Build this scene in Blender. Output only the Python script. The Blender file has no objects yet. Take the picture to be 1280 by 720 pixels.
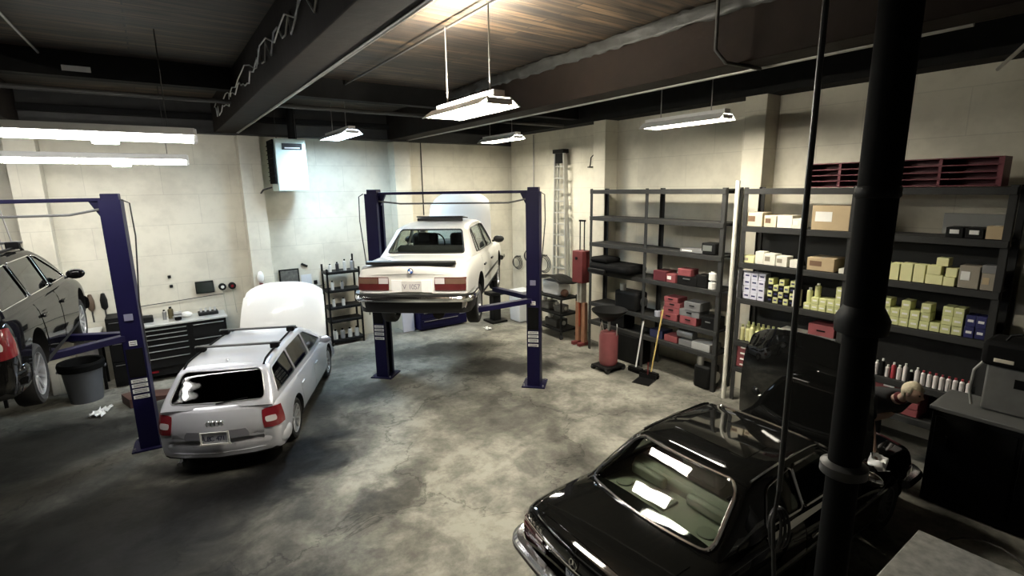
import bpy, bmesh, math, random
import numpy as np
from mathutils import Vector, Matrix
from mathutils.bvhtree import BVHTree
random.seed(7)
SC = bpy.context.scene
COL = SC.collection
PI = math.pi

# ------------------------------------------------------------------ materials
def nodes(m):
    m.use_nodes = True
    nt = m.node_tree
    return nt, nt.nodes, nt.links, nt.nodes['Principled BSDF']

MATS = {}
def mat(name, col, rough=0.5, metal=0.0, var=0.12, scale=6.0, coat=0.0, bump=0.0, emit=None, estr=0.0, spec=0.5):
    if name in MATS: return MATS[name]
    m = bpy.data.materials.new(name)
    nt, N, L, P = nodes(m)
    tc = N.new('ShaderNodeTexCoord')
    nz = N.new('ShaderNodeTexNoise'); nz.inputs['Scale'].default_value = scale; nz.inputs['Detail'].default_value = 5
    L.new(tc.outputs['Object'], nz.inputs['Vector'])
    mx = N.new('ShaderNodeMix'); mx.data_type = 'RGBA'
    c = Vector(col)
    mx.inputs[6].default_value = (*(c * (1 - var)), 1)
    mx.inputs[7].default_value = (*[min(1, v * (1 + var)) for v in c], 1)
    L.new(nz.outputs['Fac'], mx.inputs[0])
    L.new(mx.outputs[2], P.inputs['Base Color'])
    P.inputs['Roughness'].default_value = rough
    P.inputs['Metallic'].default_value = metal
    P.inputs['Coat Weight'].default_value = coat
    P.inputs['Coat Roughness'].default_value = 0.04
    P.inputs['Specular IOR Level'].default_value = spec
    if bump:
        b = N.new('ShaderNodeBump'); b.inputs['Strength'].default_value = bump; b.inputs['Distance'].default_value = 0.02
        L.new(nz.outputs['Fac'], b.inputs['Height']); L.new(b.outputs['Normal'], P.inputs['Normal'])
    if emit:
        P.inputs['Emission Color'].default_value = (*emit, 1); P.inputs['Emission Strength'].default_value = estr
    MATS[name] = m
    return m

def glass(name, tint, gloss=0.02, ior=1.5):
    if name in MATS: return MATS[name]
    m = bpy.data.materials.new(name); m.use_nodes = True
    nt = m.node_tree; N = nt.nodes; L = nt.links
    N.clear()
    out = N.new('ShaderNodeOutputMaterial'); mx = N.new('ShaderNodeMixShader'); fr = N.new('ShaderNodeFresnel')
    tr = N.new('ShaderNodeBsdfTransparent'); gl = N.new('ShaderNodeBsdfGlossy')
    tr.inputs[0].default_value = (*tint, 1); gl.inputs['Roughness'].default_value = gloss
    fr.inputs[0].default_value = ior
    ge = N.new('ShaderNodeNewGeometry'); iv = N.new('ShaderNodeMath'); iv.operation = 'SUBTRACT'; iv.inputs[0].default_value = 1.0; mu = N.new('ShaderNodeMath'); mu.operation = 'MULTIPLY'
    L.new(ge.outputs['Backfacing'], iv.inputs[1]); L.new(fr.outputs[0], mu.inputs[0]); L.new(iv.outputs[0], mu.inputs[1])
    L.new(mu.outputs[0], mx.inputs[0]); L.new(tr.outputs[0], mx.inputs[1]); L.new(gl.outputs[0], mx.inputs[2]); L.new(mx.outputs[0], out.inputs[0])
    MATS[name] = m
    return m

# ------------------------------------------------------------------ mesh builder
def frame(d):
    d = Vector(d).normalized()
    a = Vector((0, 0, 1)) if abs(d.z) < 0.9 else Vector((1, 0, 0))
    s = d.cross(a).normalized()
    return s, s.cross(d).normalized()

class MB:
    def __init__(s): s.v = []; s.f = []; s.m = []; s.mi = 0
    def add(s, vs, fs, T=None):
        o = len(s.v)
        for p in vs:
            p = Vector(p)
            s.v.append(T @ p if T is not None else p)
        for f in fs:
            s.f.append([i + o for i in f]); s.m.append(s.mi)
        return s
    def box(s, c, d, T=None, rz=0, tp=1.0):
        hx, hy, hz = d[0] / 2, d[1] / 2, d[2] / 2
        vs = []
        for z in (-1, 1):
            k = tp if z > 0 else 1
            for x, y in ((-1, -1), (1, -1), (1, 1), (-1, 1)):
                vs.append(Vector((x * hx * k, y * hy * k, z * hz)))
        M = Matrix.Translation(c) @ Matrix.Rotation(rz, 4, 'Z')
        if T is not None: M = T @ M
        return s.add(vs, [(0, 3, 2, 1), (4, 5, 6, 7), (0, 1, 5, 4), (1, 2, 6, 5), (2, 3, 7, 6), (3, 0, 4, 7)], M)
    def beam(s, a, b, w, h):      # square bar between two points
        a = Vector(a); b = Vector(b); u, t = frame(b - a)
        vs = []
        for p in (a, b):
            for i, j in ((-1, -1), (1, -1), (1, 1), (-1, 1)):
                vs.append(p + u * i * w / 2 + t * j * h / 2)
        return s.add(vs, [(0, 3, 2, 1), (4, 5, 6, 7), (0, 1, 5, 4), (1, 2, 6, 5), (2, 3, 7, 6), (3, 0, 4, 7)])
    def tube(s, pts, r, n=10, closed=False):
        pts = [Vector(p) for p in pts]
        rs = r if isinstance(r, (list, tuple)) else [r] * len(pts)
        vs = []; fs = []; k = len(pts); pu = None
        for i, p in enumerate(pts):
            if closed: d = pts[(i + 1) % k] - pts[i - 1]
            else: d = pts[min(i + 1, k - 1)] - pts[max(i - 1, 0)]
            if d.length < 1e-9: d = Vector((0, 0, 1))
            d.normalize()
            if pu is None: u, t = frame(d)
            else:
                u = (pu - d * pu.dot(d))
                if u.length < 1e-6: u, t = frame(d)
                u.normalize(); t = u.cross(d)
            pu = u
            for j in range(n):
                a = 2 * PI * j / n
                vs.append(p + (u * math.cos(a) + t * math.sin(a)) * rs[i])
        m = k if closed else k - 1
        for i in range(m):
            for j in range(n):
                a = i * n + j; b = i * n + (j + 1) % n; c = ((i + 1) % k) * n + (j + 1) % n; d_ = ((i + 1) % k) * n + j
                fs.append((a, b, c, d_))
        if not closed:
            fs.append(tuple(reversed(range(n)))); fs.append(tuple(range((k - 1) * n, k * n)))
        return s.add(vs, fs)
    def cyl(s, a, b, r, n=16): return s.tube([a, b], r, n)
    def lathe(s, prof, c=(0, 0, 0), n=24, axis='z', closed=False):   # prof (r, h)
        vs = []; fs = []; k = len(prof)
        for r, h in prof:
            for j in range(n):
                a = 2 * PI * j / n
                x, y = r * math.cos(a), r * math.sin(a)
                p = (x, y, h) if axis == 'z' else ((x, h, y) if axis == 'y' else (h, x, y))
                vs.append(Vector(p) + Vector(c))
        for i in range(k if closed else k - 1):
            for j in range(n):
                i2 = (i + 1) % k
                fs.append((i * n + j, i * n + (j + 1) % n, i2 * n + (j + 1) % n, i2 * n + j))
        if not closed:
            if prof[0][0] > 1e-5: fs.append(tuple(reversed(range(n))))
            if prof[-1][0] > 1e-5: fs.append(tuple(range((k - 1) * n, k * n)))
        return s.add(vs, fs)
    def sphere(s, c, r, n=16, m=10, T=None):
        rr = r if isinstance(r, (list, tuple)) else (r, r, r)
        vs = []; fs = []
        for i in range(m + 1):
            t = PI * i / m
            for j in range(n):
                a = 2 * PI * j / n
                vs.append(Vector((c[0] + rr[0] * math.sin(t) * math.cos(a), c[1] + rr[1] * math.sin(t) * math.sin(a), c[2] - rr[2] * math.cos(t))))
        for i in range(m):
            for j in range(n):
                fs.append((i * n + j, i * n + (j + 1) % n, (i + 1) * n + (j + 1) % n, (i + 1) * n + j))
        return s.add(vs, fs, T)
    def prism(s, poly, axis, lo, hi):   # poly 2D closed, extruded along axis
        n = len(poly); vs = []
        for h in (lo, hi):
            for a, b in poly:
                vs.append((h, a, b) if axis == 'x' else ((a, h, b) if axis == 'y' else (a, b, h)))
        fs = [tuple(reversed(range(n))), tuple(range(n, 2 * n))]
        for i in range(n): fs.append((i, (i + 1) % n, n + (i + 1) % n, n + i))
        return s.add(vs, fs)
    def mesh(s, name='m', weld=True):
        me = bpy.data.meshes.new(name)
        me.from_pydata([tuple(p) for p in s.v], [], s.f)
        if s.m: me.polygons.foreach_set('material_index', s.m)
        bm = bmesh.new(); bm.from_mesh(me)
        if weld: bmesh.ops.remove_doubles(bm, verts=bm.verts, dist=1e-5)
        bmesh.ops.recalc_face_normals(bm, faces=bm.faces)
        bm.to_mesh(me); bm.free(); me.update()
        return me
    def build(s, name, m, parent=None, smooth=35, bevel=0.0, loc=None, rz=0.0):
        return link(name, s.mesh(name), m, parent, smooth, bevel, loc, rz)

def link(name, me, m, parent=None, smooth=35, bevel=0.0, loc=None, rz=0.0):
    o = bpy.data.objects.new(name, me)
    ms = m if isinstance(m, (list, tuple)) else [m]
    me.materials.clear()
    for x in ms: me.materials.append(x)
    COL.objects.link(o)
    if smooth:
        me.polygons.foreach_set('use_smooth', [True] * len(me.polygons))
        me.set_sharp_from_angle(angle=math.radians(smooth))
    else: me.polygons.foreach_set('use_smooth', [False] * len(me.polygons))
    if bevel:
        b = o.modifiers.new('bevel', 'BEVEL'); b.width = bevel; b.segments = 2; b.limit_method = 'ANGLE'; b.angle_limit = math.radians(40)
    if parent: o.parent = parent
    if loc is not None: o.location = loc
    if rz: o.rotation_euler.z = rz
    return o

def tag(o, label=None, cat=None, group=None, kind=None):
    if label: o['label'] = label
    if cat: o['category'] = cat
    if group: o['group'] = group
    if kind: o['kind'] = kind
    return o
def thing(name, label, cat, loc=(0, 0, 0), rz=0.0, group=None):
    o = bpy.data.objects.new(name, None); COL.objects.link(o)
    o.empty_display_size = 0.1
    o.location = loc; o.rotation_euler.z = rz
    return tag(o, label, cat, group)
def copytree(o, parent=None):
    c = o.copy(); COL.objects.link(c)
    if parent: c.parent = parent
    for ch in list(o.children): copytree(ch, c)
    return c
def dup(o, loc, rz=None, label=None, group=None):
    c = copytree(o); c.location = loc
    if rz is not None: c.rotation_euler.z = rz
    if label: c['label'] = label
    if group: c['group'] = group
    return c

def text_mesh(txt, size, depth=0.002):
    cu = bpy.data.curves.new('t', 'FONT'); cu.body = txt; cu.size = size; cu.extrude = depth; cu.align_x = 'CENTER'; cu.align_y = 'CENTER'; cu.resolution_u = 3
    o = bpy.data.objects.new('t', cu); COL.objects.link(o)
    dg = bpy.context.evaluated_depsgraph_get(); dg.update()
    me = bpy.data.meshes.new_from_object(o.evaluated_get(dg))
    bpy.data.objects.remove(o); bpy.data.curves.remove(cu)
    return me

def boolean(a, b, op):      # a, b meshes -> new mesh
    oa = bpy.data.objects.new('ba', a); ob = bpy.data.objects.new('bb', b)
    COL.objects.link(oa); COL.objects.link(ob)
    md = oa.modifiers.new('b', 'BOOLEAN'); md.object = ob; md.operation = op; md.solver = 'EXACT'
    dg = bpy.context.evaluated_depsgraph_get(); dg.update()
    me = bpy.data.meshes.new_from_object(oa.evaluated_get(dg))
    bpy.data.objects.remove(oa); bpy.data.objects.remove(ob)
    return me

def interp(tab, x, k=1):
    """monotone cubic through (x, value) pairs"""
    X = [t[0] for t in tab]; Y = [t[k] for t in tab]
    if x <= X[0]: return Y[0]
    if x >= X[-1]: return Y[-1]
    i = max(j for j in range(len(X) - 1) if X[j] <= x)
    def d(j): return (Y[j + 1] - Y[j]) / (X[j + 1] - X[j])
    def m(j):
        if j == 0: return d(0)
        if j == len(X) - 1: return d(j - 1)
        a, b = d(j - 1), d(j)
        return 0 if a * b <= 0 else 2 * a * b / (a + b)
    h = X[i + 1] - X[i]; t = (x - X[i]) / h
    return (2*t**3-3*t*t+1)*Y[i] + (t**3-2*t*t+t)*h*m(i) + (-2*t**3+3*t*t)*Y[i+1] + (t**3-t*t)*h*m(i+1)

def roundpoly(pts, r, n=4):
    out = []
    k = len(pts)
    for i in range(k):
        p = Vector(pts[i]); a = Vector(pts[i - 1]); b = Vector(pts[(i + 1) % k])
        ra = min(r, (a - p).length * .45, (b - p).length * .45)
        A = p + (a - p).normalized() * ra; B = p + (b - p).normalized() * ra
        for j in range(n + 1):
            t = j / n
            out.append(tuple((1 - t) ** 2 * A + 2 * t * (1 - t) * p + t * t * B))
    return out
def denser(pts, step=0.06):
    out = []
    for i in range(len(pts)):
        a = Vector(pts[i]); b = Vector(pts[(i + 1) % len(pts)])
        n = max(1, int((b - a).length / step))
        for j in range(n): out.append(tuple(a + (b - a) * j / n))
    return out
# ------------------------------------------------------------------ camera
def make_camera():
    f = 630.0; H = 3.7; pitch = math.radians(11.3); yaw = math.radians(35); roll = math.radians(0.9)
    fw = Vector((math.sin(yaw) * math.cos(pitch), math.cos(yaw) * math.cos(pitch), -math.sin(pitch)))
    r0 = Vector((math.cos(yaw), -math.sin(yaw), 0)); u0 = r0.cross(fw)
    r = r0 * math.cos(roll) - u0 * math.sin(roll); u = r.cross(fw)
    cam = bpy.data.cameras.new('camera'); o = bpy.data.objects.new('camera', cam); COL.objects.link(o)
    cam.sensor_width = 36; cam.lens = f / 1280 * 36; cam.clip_start = 0.05; cam.clip_end = 100
    M = Matrix.Identity(4)
    for i in range(3): M[i][0] = r[i]; M[i][1] = u[i]; M[i][2] = -fw[i]; M[i][3] = (0, 0, H)[i]
    o.matrix_world = M
    SC.camera = o
make_camera()
vs = SC.view_settings; vs.view_transform = 'Standard'; vs.look = 'None'; vs.gamma = 1; vs.use_curve_mapping = False; vs.exposure = 1.1
w = bpy.data.worlds.new('world'); SC.world = w; w.use_nodes = True
w.node_tree.nodes['Background'].inputs[0].default_value = (0.02, 0.02, 0.022, 1); w.node_tree.nodes['Background'].inputs[1].default_value = 0.3

# ------------------------------------------------------------------ setting materials
def floor_mat():
    m = bpy.data.materials.new('stained concrete'); nt, N, L, P = nodes(m)
    tc = N.new('ShaderNodeTexCoord')
    def noise(s, d, r=0.6, dist=0.0, off=0):
        mp = N.new('ShaderNodeMapping'); mp.inputs['Location'].default_value = (off, off * .7, 0); L.new(tc.outputs['Object'], mp.inputs[0])
        n = N.new('ShaderNodeTexNoise'); n.inputs['Scale'].default_value = s; n.inputs['Detail'].default_value = d; n.inputs['Roughness'].default_value = r; n.inputs['Distortion'].default_value = dist
        L.new(mp.outputs[0], n.inputs['Vector']); return n
    def ramp(src, a, b, c0=0.0, c1=1.0):
        r = N.new('ShaderNodeMapRange'); r.interpolation_type = 'SMOOTHSTEP'
        for i, v in enumerate((a, b, c0, c1)): r.inputs[i + 1].default_value = v
        L.new(src, r.inputs[0]); return r.outputs[0]
    def mul(a, b):
        x = N.new('ShaderNodeMath'); x.operation = 'MULTIPLY'
        L.new(a, x.inputs[0])
        if isinstance(b, float): x.inputs[1].default_value = b
        else: L.new(b, x.inputs[1])
        return x.outputs[0]
    big = noise(0.55, 8, 0.62, 0.3)
    mid = noise(2.1, 9, 0.7, 0.25, 3)
    fine = noise(14, 6, 0.7, 0, 9)
    v = mul(ramp(big.outputs['Fac'], 0.34, 0.60, 0.42, 1.0), ramp(mid.outputs['Fac'], 0.32, 0.66, 0.52, 1.15))
    v = mul(v, ramp(fine.outputs['Fac'], 0.2, 0.8, 0.82, 1.12))
    # oil soaked patches with warped outlines
    warp = noise(1.4, 5, 0.6, 0.5, 21)
    add = N.new('ShaderNodeVectorMath'); add.operation = 'MULTIPLY_ADD'
    add.inputs[1].default_value = (1.6, 1.6, 0); L.new(warp.outputs['Color'], add.inputs[0]); L.new(tc.outputs['Object'], add.inputs[2])
    sub = N.new('ShaderNodeVectorMath'); sub.operation = 'SUBTRACT'; sub.inputs[1].default_value = (0.8, 0.8, 0); L.new(add.outputs[0], sub.inputs[0])
    for (x, y, rx, ry, ang, k) in STAINS:
        mp = N.new('ShaderNodeMapping'); mp.vector_type = 'TEXTURE'
        mp.inputs['Location'].default_value = (x, y, 0); mp.inputs['Rotation'].default_value = (0, 0, math.radians(ang)); mp.inputs['Scale'].default_value = (rx, ry, 1)
        L.new(sub.outputs[0], mp.inputs[0])
        ln = N.new('ShaderNodeVectorMath'); ln.operation = 'LENGTH'; L.new(mp.outputs[0], ln.inputs[0])
        v = mul(v, ramp(ln.outputs['Value'], 0.35, 1.25, k, 1.0))
    # control joints
    vor = N.new('ShaderNodeTexVoronoi'); vor.feature = 'DISTANCE_TO_EDGE'; vor.inputs['Scale'].default_value = 0.33; L.new(sub.outputs[0], vor.inputs['Vector'])
    v = mul(v, ramp(vor.outputs['Distance'], 0.0, 0.010, 0.62, 1.0))
    mx = N.new('ShaderNodeMix'); mx.data_type = 'RGBA'; mx.inputs[6].default_value = (0.003, 0.003, 0.0035, 1); mx.inputs[7].default_value = (0.31, 0.30, 0.255, 1)
    L.new(v, mx.inputs[0]); L.new(mx.outputs[2], P.inputs['Base Color'])
    rr = ramp(mid.outputs['Fac'], 0.3, 0.7, 0.40, 0.75); L.new(rr, P.inputs['Roughness'])
    P.inputs['Specular IOR Level'].default_value = 0.10
    b = N.new('ShaderNodeBump'); b.inputs['Strength'].default_value = 0.12; b.inputs['Distance'].default_value = 0.02; L.new(fine.outputs['Fac'], b.inputs['Height']); L.new(b.outputs['Normal'], P.inputs['Normal'])
    return m
STAINS = [(5.75, 8.35, 1.5, 0.75, -35, 0.10), (5.0, 10.2, 1.5, .6, -20, .35), (-2.0, 9.6, 2.3, 1.6, 20, 0.10), (-1.0, 6.4, 2.4, 2.6, 0, 0.05), (0.9, 6.9, 1.9, .8, 20, 0.05),
          (1.6, 8.3, 1.1, 2.0, -27, 0.25), (-0.3, 4.2, 1.8, 1.6, 0, 0.06), (2.1, 5.6, .9, .35, 30, 0.35), (4.2, 5.1, .5, .9, -30, 0.6), (3.3, 8.8, .9, .4, 10, .5), (4.6, 7.0, .8, .3, 40, .6),
          (4.6, 2.2, 2.6, 1.3, 0, .5), (3.6, 3.9, .7, .4, 20, .65)]

def wall_mat(name, base, dirt):
    m = bpy.data.materials.new(name); nt, N, L, P = nodes(m)
    tc = N.new('ShaderNodeTexCoord')
    n = N.new('ShaderNodeTexNoise'); n.inputs['Scale'].default_value = 0.9; n.inputs['Detail'].default_value = 8; n.inputs['Roughness'].default_value = 0.62; L.new(tc.outputs['Object'], n.inputs[0])
    n2 = N.new('ShaderNodeTexNoise'); n2.inputs['Scale'].default_value = 7; n2.inputs['Detail'].default_value = 8; L.new(tc.outputs['Object'], n2.inputs[0])
    r = N.new('ShaderNodeMapRange'); r.interpolation_type = 'SMOOTHSTEP'
    for i, v in enumerate((0.36, 0.56, 0.62, 1.0)): r.inputs[i + 1].default_value = v
    L.new(n.outputs['Fac'], r.inputs[0])
    r2 = N.new('ShaderNodeMapRange')
    for i, v in enumerate((0.3, 0.5, 0.86, 1.0)): r2.inputs[i + 1].default_value = v
    L.new(n2.outputs['Fac'], r2.inputs[0])
    # rows of painted block
    br = N.new('ShaderNodeTexBrick'); br.inputs['Scale'].default_value = 1.0; br.inputs['Brick Width'].default_value = 1.22; br.inputs['Row Height'].default_value = 0.61; br.inputs['Mortar Size'].default_value = 0.006
    br.inputs['Color1'].default_value = (1, 1, 1, 1); br.inputs['Color2'].default_value = (.93, .93, .93, 1); br.inputs['Mortar'].default_value = (.68, .68, .68, 1)
    sx = N.new('ShaderNodeSeparateXYZ'); cx = N.new('ShaderNodeCombineXYZ'); L.new(tc.outputs['Object'], sx.inputs[0])
    ad = N.new('ShaderNodeMath'); ad.operation = 'ADD'; L.new(sx.outputs[0], ad.inputs[0]); L.new(sx.outputs[1], ad.inputs[1])
    L.new(ad.outputs[0], cx.inputs[0]); L.new(sx.outputs[2], cx.inputs[1]); L.new(cx.outputs[0], br.inputs['Vector'])
    m1 = N.new('ShaderNodeMath'); m1.operation = 'MULTIPLY'; L.new(r.outputs[0], m1.inputs[0]); L.new(r2.outputs[0], m1.inputs[1])
    m2 = N.new('ShaderNodeMix'); m2.data_type = 'RGBA'; m2.inputs[6].default_value = (*dirt, 1); m2.inputs[7].default_value = (*base, 1); L.new(m1.outputs[0], m2.inputs[0])
    m3 = N.new('ShaderNodeMix'); m3.data_type = 'RGBA'; m3.blend_type = 'MULTIPLY'; m3.inputs[0].default_value = 0.55; L.new(m2.outputs[2], m3.inputs[6]); L.new(br.outputs['Color'], m3.inputs[7])
    L.new(m3.outputs[2], P.inputs['Base Color']); P.inputs['Roughness'].default_value = 0.75
    b = N.new('ShaderNodeBump'); b.inputs['Strength'].default_value = 0.25; b.inputs['Distance'].default_value = 0.01; L.new(n2.outputs['Fac'], b.inputs['Height']); L.new(b.outputs['Normal'], P.inputs['Normal'])
    return m
def plank_mat(name, c0, c1, width, along='x', mortar=(0.01, 0.008, 0.006)):
    m = bpy.data.materials.new(name); nt, N, L, P = nodes(m)
    tc = N.new('ShaderNodeTexCoord'); mp = N.new('ShaderNodeMapping'); L.new(tc.outputs['Object'], mp.inputs[0])
    if along == 'y': mp.inputs['Rotation'].default_value = (0, 0, PI / 2)
    br = N.new('ShaderNodeTexBrick'); br.inputs['Scale'].default_value = 1.0; br.inputs['Brick Width'].default_value = 2.6; br.inputs['Row Height'].default_value = width
    br.inputs['Mortar Size'].default_value = 0.009; br.inputs['Color1'].default_value = (*c0, 1); br.inputs['Color2'].default_value = (*c1, 1); br.inputs['Mortar'].default_value = (*mortar, 1)
    L.new(mp.outputs[0], br.inputs['Vector'])
    n = N.new('ShaderNodeTexNoise'); n.inputs['Detail'].default_value = 6; n.inputs['Scale'].default_value = 2.2
    mp2 = N.new('ShaderNodeMapping'); mp2.inputs['Scale'].default_value = (0.6, 9, 2) ; L.new(mp.outputs[0], mp2.inputs[0]); L.new(mp2.outputs[0], n.inputs[0])
    r = N.new('ShaderNodeMapRange')
    for i, v in enumerate((0.36, 0.64, 0.12, 1.3)): r.inputs[i + 1].default_value = v
    L.new(n.outputs['Fac'], r.inputs[0])
    mx = N.new('ShaderNodeVectorMath'); mx.operation = 'MULTIPLY'; L.new(br.outputs['Color'], mx.inputs[0]); L.new(r.outputs[0], mx.inputs[1])
    L.new(mx.outputs[0], P.inputs['Base Color']); P.inputs['Roughness'].default_value = 0.7
    b = N.new('ShaderNodeBump'); b.inputs['Strength'].default_value = 0.5; b.inputs['Distance'].default_value = 0.02; L.new(br.outputs['Fac'], b.inputs['Height']); b.invert = True; L.new(b.outputs['Normal'], P.inputs['Normal'])
    return m
M_wall = wall_mat('painted block wall', (0.60, 0.57, 0.47), (0.33, 0.31, 0.25))
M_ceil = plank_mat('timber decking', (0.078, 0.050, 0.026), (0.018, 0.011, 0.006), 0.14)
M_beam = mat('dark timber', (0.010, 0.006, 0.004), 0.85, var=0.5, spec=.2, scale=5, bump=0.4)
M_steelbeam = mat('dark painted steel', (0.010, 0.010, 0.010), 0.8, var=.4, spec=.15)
M_black = mat('black plastic', (0.006, 0.006, 0.006), 0.75, spec=.06)
M_blackm = mat('black painted metal', (0.008, 0.008, 0.008), 0.5, var=.3, spec=.12)
M_conduit = mat('galvanised conduit', (0.30, 0.29, 0.27), 0.45, 0.6, var=.3)
M_conduitd = mat('dark conduit', (0.035, 0.033, 0.03), 0.6)
M_white = mat('white enamel', (0.75, 0.75, 0.73), 0.4)
M_chrome = mat('chrome', (0.82, 0.82, 0.82), 0.12, 1.0, var=.04)
M_steel = mat('brushed steel', (0.45, 0.45, 0.44), 0.35, 0.9, var=.15, scale=20)
M_rubber = mat('tyre rubber', (0.012, 0.012, 0.012), 0.8)
M_blue = mat('dark blue enamel', (0.005, 0.004, 0.030), 0.5, var=.2, spec=.2)
M_red = mat('dusty red enamel', (0.13, 0.026, 0.026), 0.6, var=.25, spec=.3)

ZC = 5.55; WX = 8.8; WY = 12.6
def struct(name, mb, m, **k):
    o = mb.build(name, m, **k); o['kind'] = 'structure'; return o
struct('floor', MB().box((0.9, 5.05, -0.1), (16.2, 15.5, 0.2)), floor_mat(), smooth=0)
struct('wall_back', MB().box((0.9, WY + .1, ZC / 2), (16.2, .2, ZC)), M_wall, smooth=0)
struct('wall_right', MB().box((WX + .1, 5.05, ZC / 2), (.2, 14.9, ZC)), M_wall, smooth=0)
M_wall2 = wall_mat('low bounce block wall', (0.10, 0.095, 0.09), (0.05, 0.048, 0.045))  # unseen walls toned dark to lower the bounced light
struct('wall_left', MB().box((-7.1, 5.05, ZC / 2), (.2, 14.9, ZC)), M_wall2, smooth=0)
struct('wall_front', MB().box((0.9, -2.6, ZC / 2), (16.2, .2, ZC)), M_wall2, smooth=0)
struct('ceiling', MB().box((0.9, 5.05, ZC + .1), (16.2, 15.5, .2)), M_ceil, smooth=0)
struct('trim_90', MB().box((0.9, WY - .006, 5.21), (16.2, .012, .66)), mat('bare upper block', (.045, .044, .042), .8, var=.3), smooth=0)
n = 1
def trim(mb, m, **k):
    global n
    struct('trim_%d' % n, mb, m, **k); n += 1
for x in (-1.95, 1.62, 5.05):      # piers on the back wall
    trim(MB().box((x + .2, WY - .2, 2.425), (.42, .4, 4.85)), M_wall, bevel=.01)
for y in (4.67, 8.3):              # piers on the right wall
    trim(MB().box((WX - .2, y + .18, 2.6), (.4, .38, 5.2)), M_wall, bevel=.01)
trim(MB().box((WX - .2, 1.2, 2.6), (.4, .34, 5.2)), M_wall, bevel=.01)
for x in (-5.4, -2.0, 1.35, 5.15): # timber beams
    if x == -5.4: continue
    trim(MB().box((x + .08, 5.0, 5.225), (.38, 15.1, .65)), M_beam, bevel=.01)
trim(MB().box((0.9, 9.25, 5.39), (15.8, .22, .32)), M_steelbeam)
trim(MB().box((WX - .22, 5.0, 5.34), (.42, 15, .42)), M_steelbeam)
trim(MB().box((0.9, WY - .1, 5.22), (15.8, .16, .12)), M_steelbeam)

def pipe_thing(name, label, pts, r, m, cat='pipe', group=None, n=10):
    o = MB().tube(pts, r, n).build(name, m); return tag(o, label, cat, group)
pipe_thing('conduit', 'long pale conduit along the lower edge of the left ceiling beam', [(1.64, 2.0, 4.90), (1.64, 12.3, 4.90)], .018, M_conduit)
pipe_thing('conduit', 'second conduit running just beside the pale one under the left ceiling beam', [(1.636, 2.0, 4.97), (1.636, 12.3, 4.97)], .014, M_conduit)
pipe_thing('conduit', 'straight conduit on the ceiling boards carrying the middle hanging light', [(2.95, 1.5, 5.47), (2.95, 9.1, 5.47)], .016, M_conduitd)
pipe_thing('conduit', 'pale conduit along the bottom edge of the wide right ceiling beam', [(5.44, 1.4, 4.90), (5.44, 12.4, 4.90)], .02, M_conduit)
pipe_thing('water_pipe', 'thin dark pipe crossing the back wall level above the wall heater', [(-6.9, 12.178, 4.87), (8.3, 12.178, 4.87)], .02, M_conduitd)
pipe_thing('water_pipe', 'dark pipe strung below the cross beam near the back wall', [(-6.9, 9.6, 5.12), (8.3, 9.6, 5.12)], .035, M_conduitd)
pipe_thing('conduit', 'vertical conduit dropping down the back wall behind the centre car lift', [(5.95, 12.585, 5.1), (5.95, 12.585, 3.0)], .014, M_conduitd)
pipe_thing('conduit', 'vertical pale conduit near the corner beside the stepladder', [(8.78, 11.4, 5.1), (8.78, 11.4, .02)], .018, M_conduit)
pipe_thing('conduit', 'thin conduit slanting across the dark ceiling at upper right', [(5.4, .9, 4.86), (8.5, 1.9, 5.0)], .02, M_conduit)
pipe_thing('conduit', 'short conduit slanting across the dark ceiling at upper left', [(-1.1, 4.2, 5.48), (-.95, 9.1, 5.48)], .014, M_conduit)
pipe_thing('conduit', 'dark conduit dropping in front of the wide right ceiling beam', [(4.74, 3.2, 5.53), (4.74, 3.2, 5.0), (4.85, 3.15, 4.885), (5.4, 3.1, 4.88)], .018, M_conduitd)
# wire strand on the left beam
def strand():
    mb = MB(); rnd = random.Random(3)
    y = 3.2; pts = []
    while y < 11.5:
        pts.append((1.232 - rnd.random() * .02, y, 5.18 + rnd.uniform(-.12, .12))); y += rnd.uniform(.08, .22)
    mb.tube(pts, .009, 5)
    pts = [(p[0] - .02, p[1] + .1, 5.2 - (p[2] - 5.2) * .8 + rnd.uniform(-.03, .03)) for p in pts[::2]]
    mb.tube(pts, .008, 5)
    return mb
tag(strand().build('wire_strand', mat('pale wire', (.6, .6, .58), .35, .6)), 'tangled strand of pale wire along the side of the left ceiling beam', 'wire')
# crumpled sheeting along the top of the right beam
def sheet():
    mb = MB(); rnd = random.Random(5); vs = []; fs = []
    ny, nz = 90, 5
    for i in range(ny):
        for j in range(nz):
            vs.append((4.95 - .02 * j / nz - rnd.uniform(0, .045), 1.6 + i * .085, 5.36 + .04 * j + rnd.uniform(-.015, .015)))
    for i in range(ny - 1):
        for j in range(nz - 1):
            a = i * nz + j; fs.append((a, a + 1, a + nz + 1, a + nz))
    mb.add(vs, fs)
    return mb
o = tag(sheet().build('plastic_sheeting', mat('grey plastic film', (.03, .03, .028), .5, .0, var=.6, spec=.25), smooth=75), 'crumpled grey plastic sheeting along the top of the wide right ceiling beam', 'plastic sheeting')
s_ = o.modifiers.new('s', 'SOLIDIFY'); s_.thickness = .004

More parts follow.
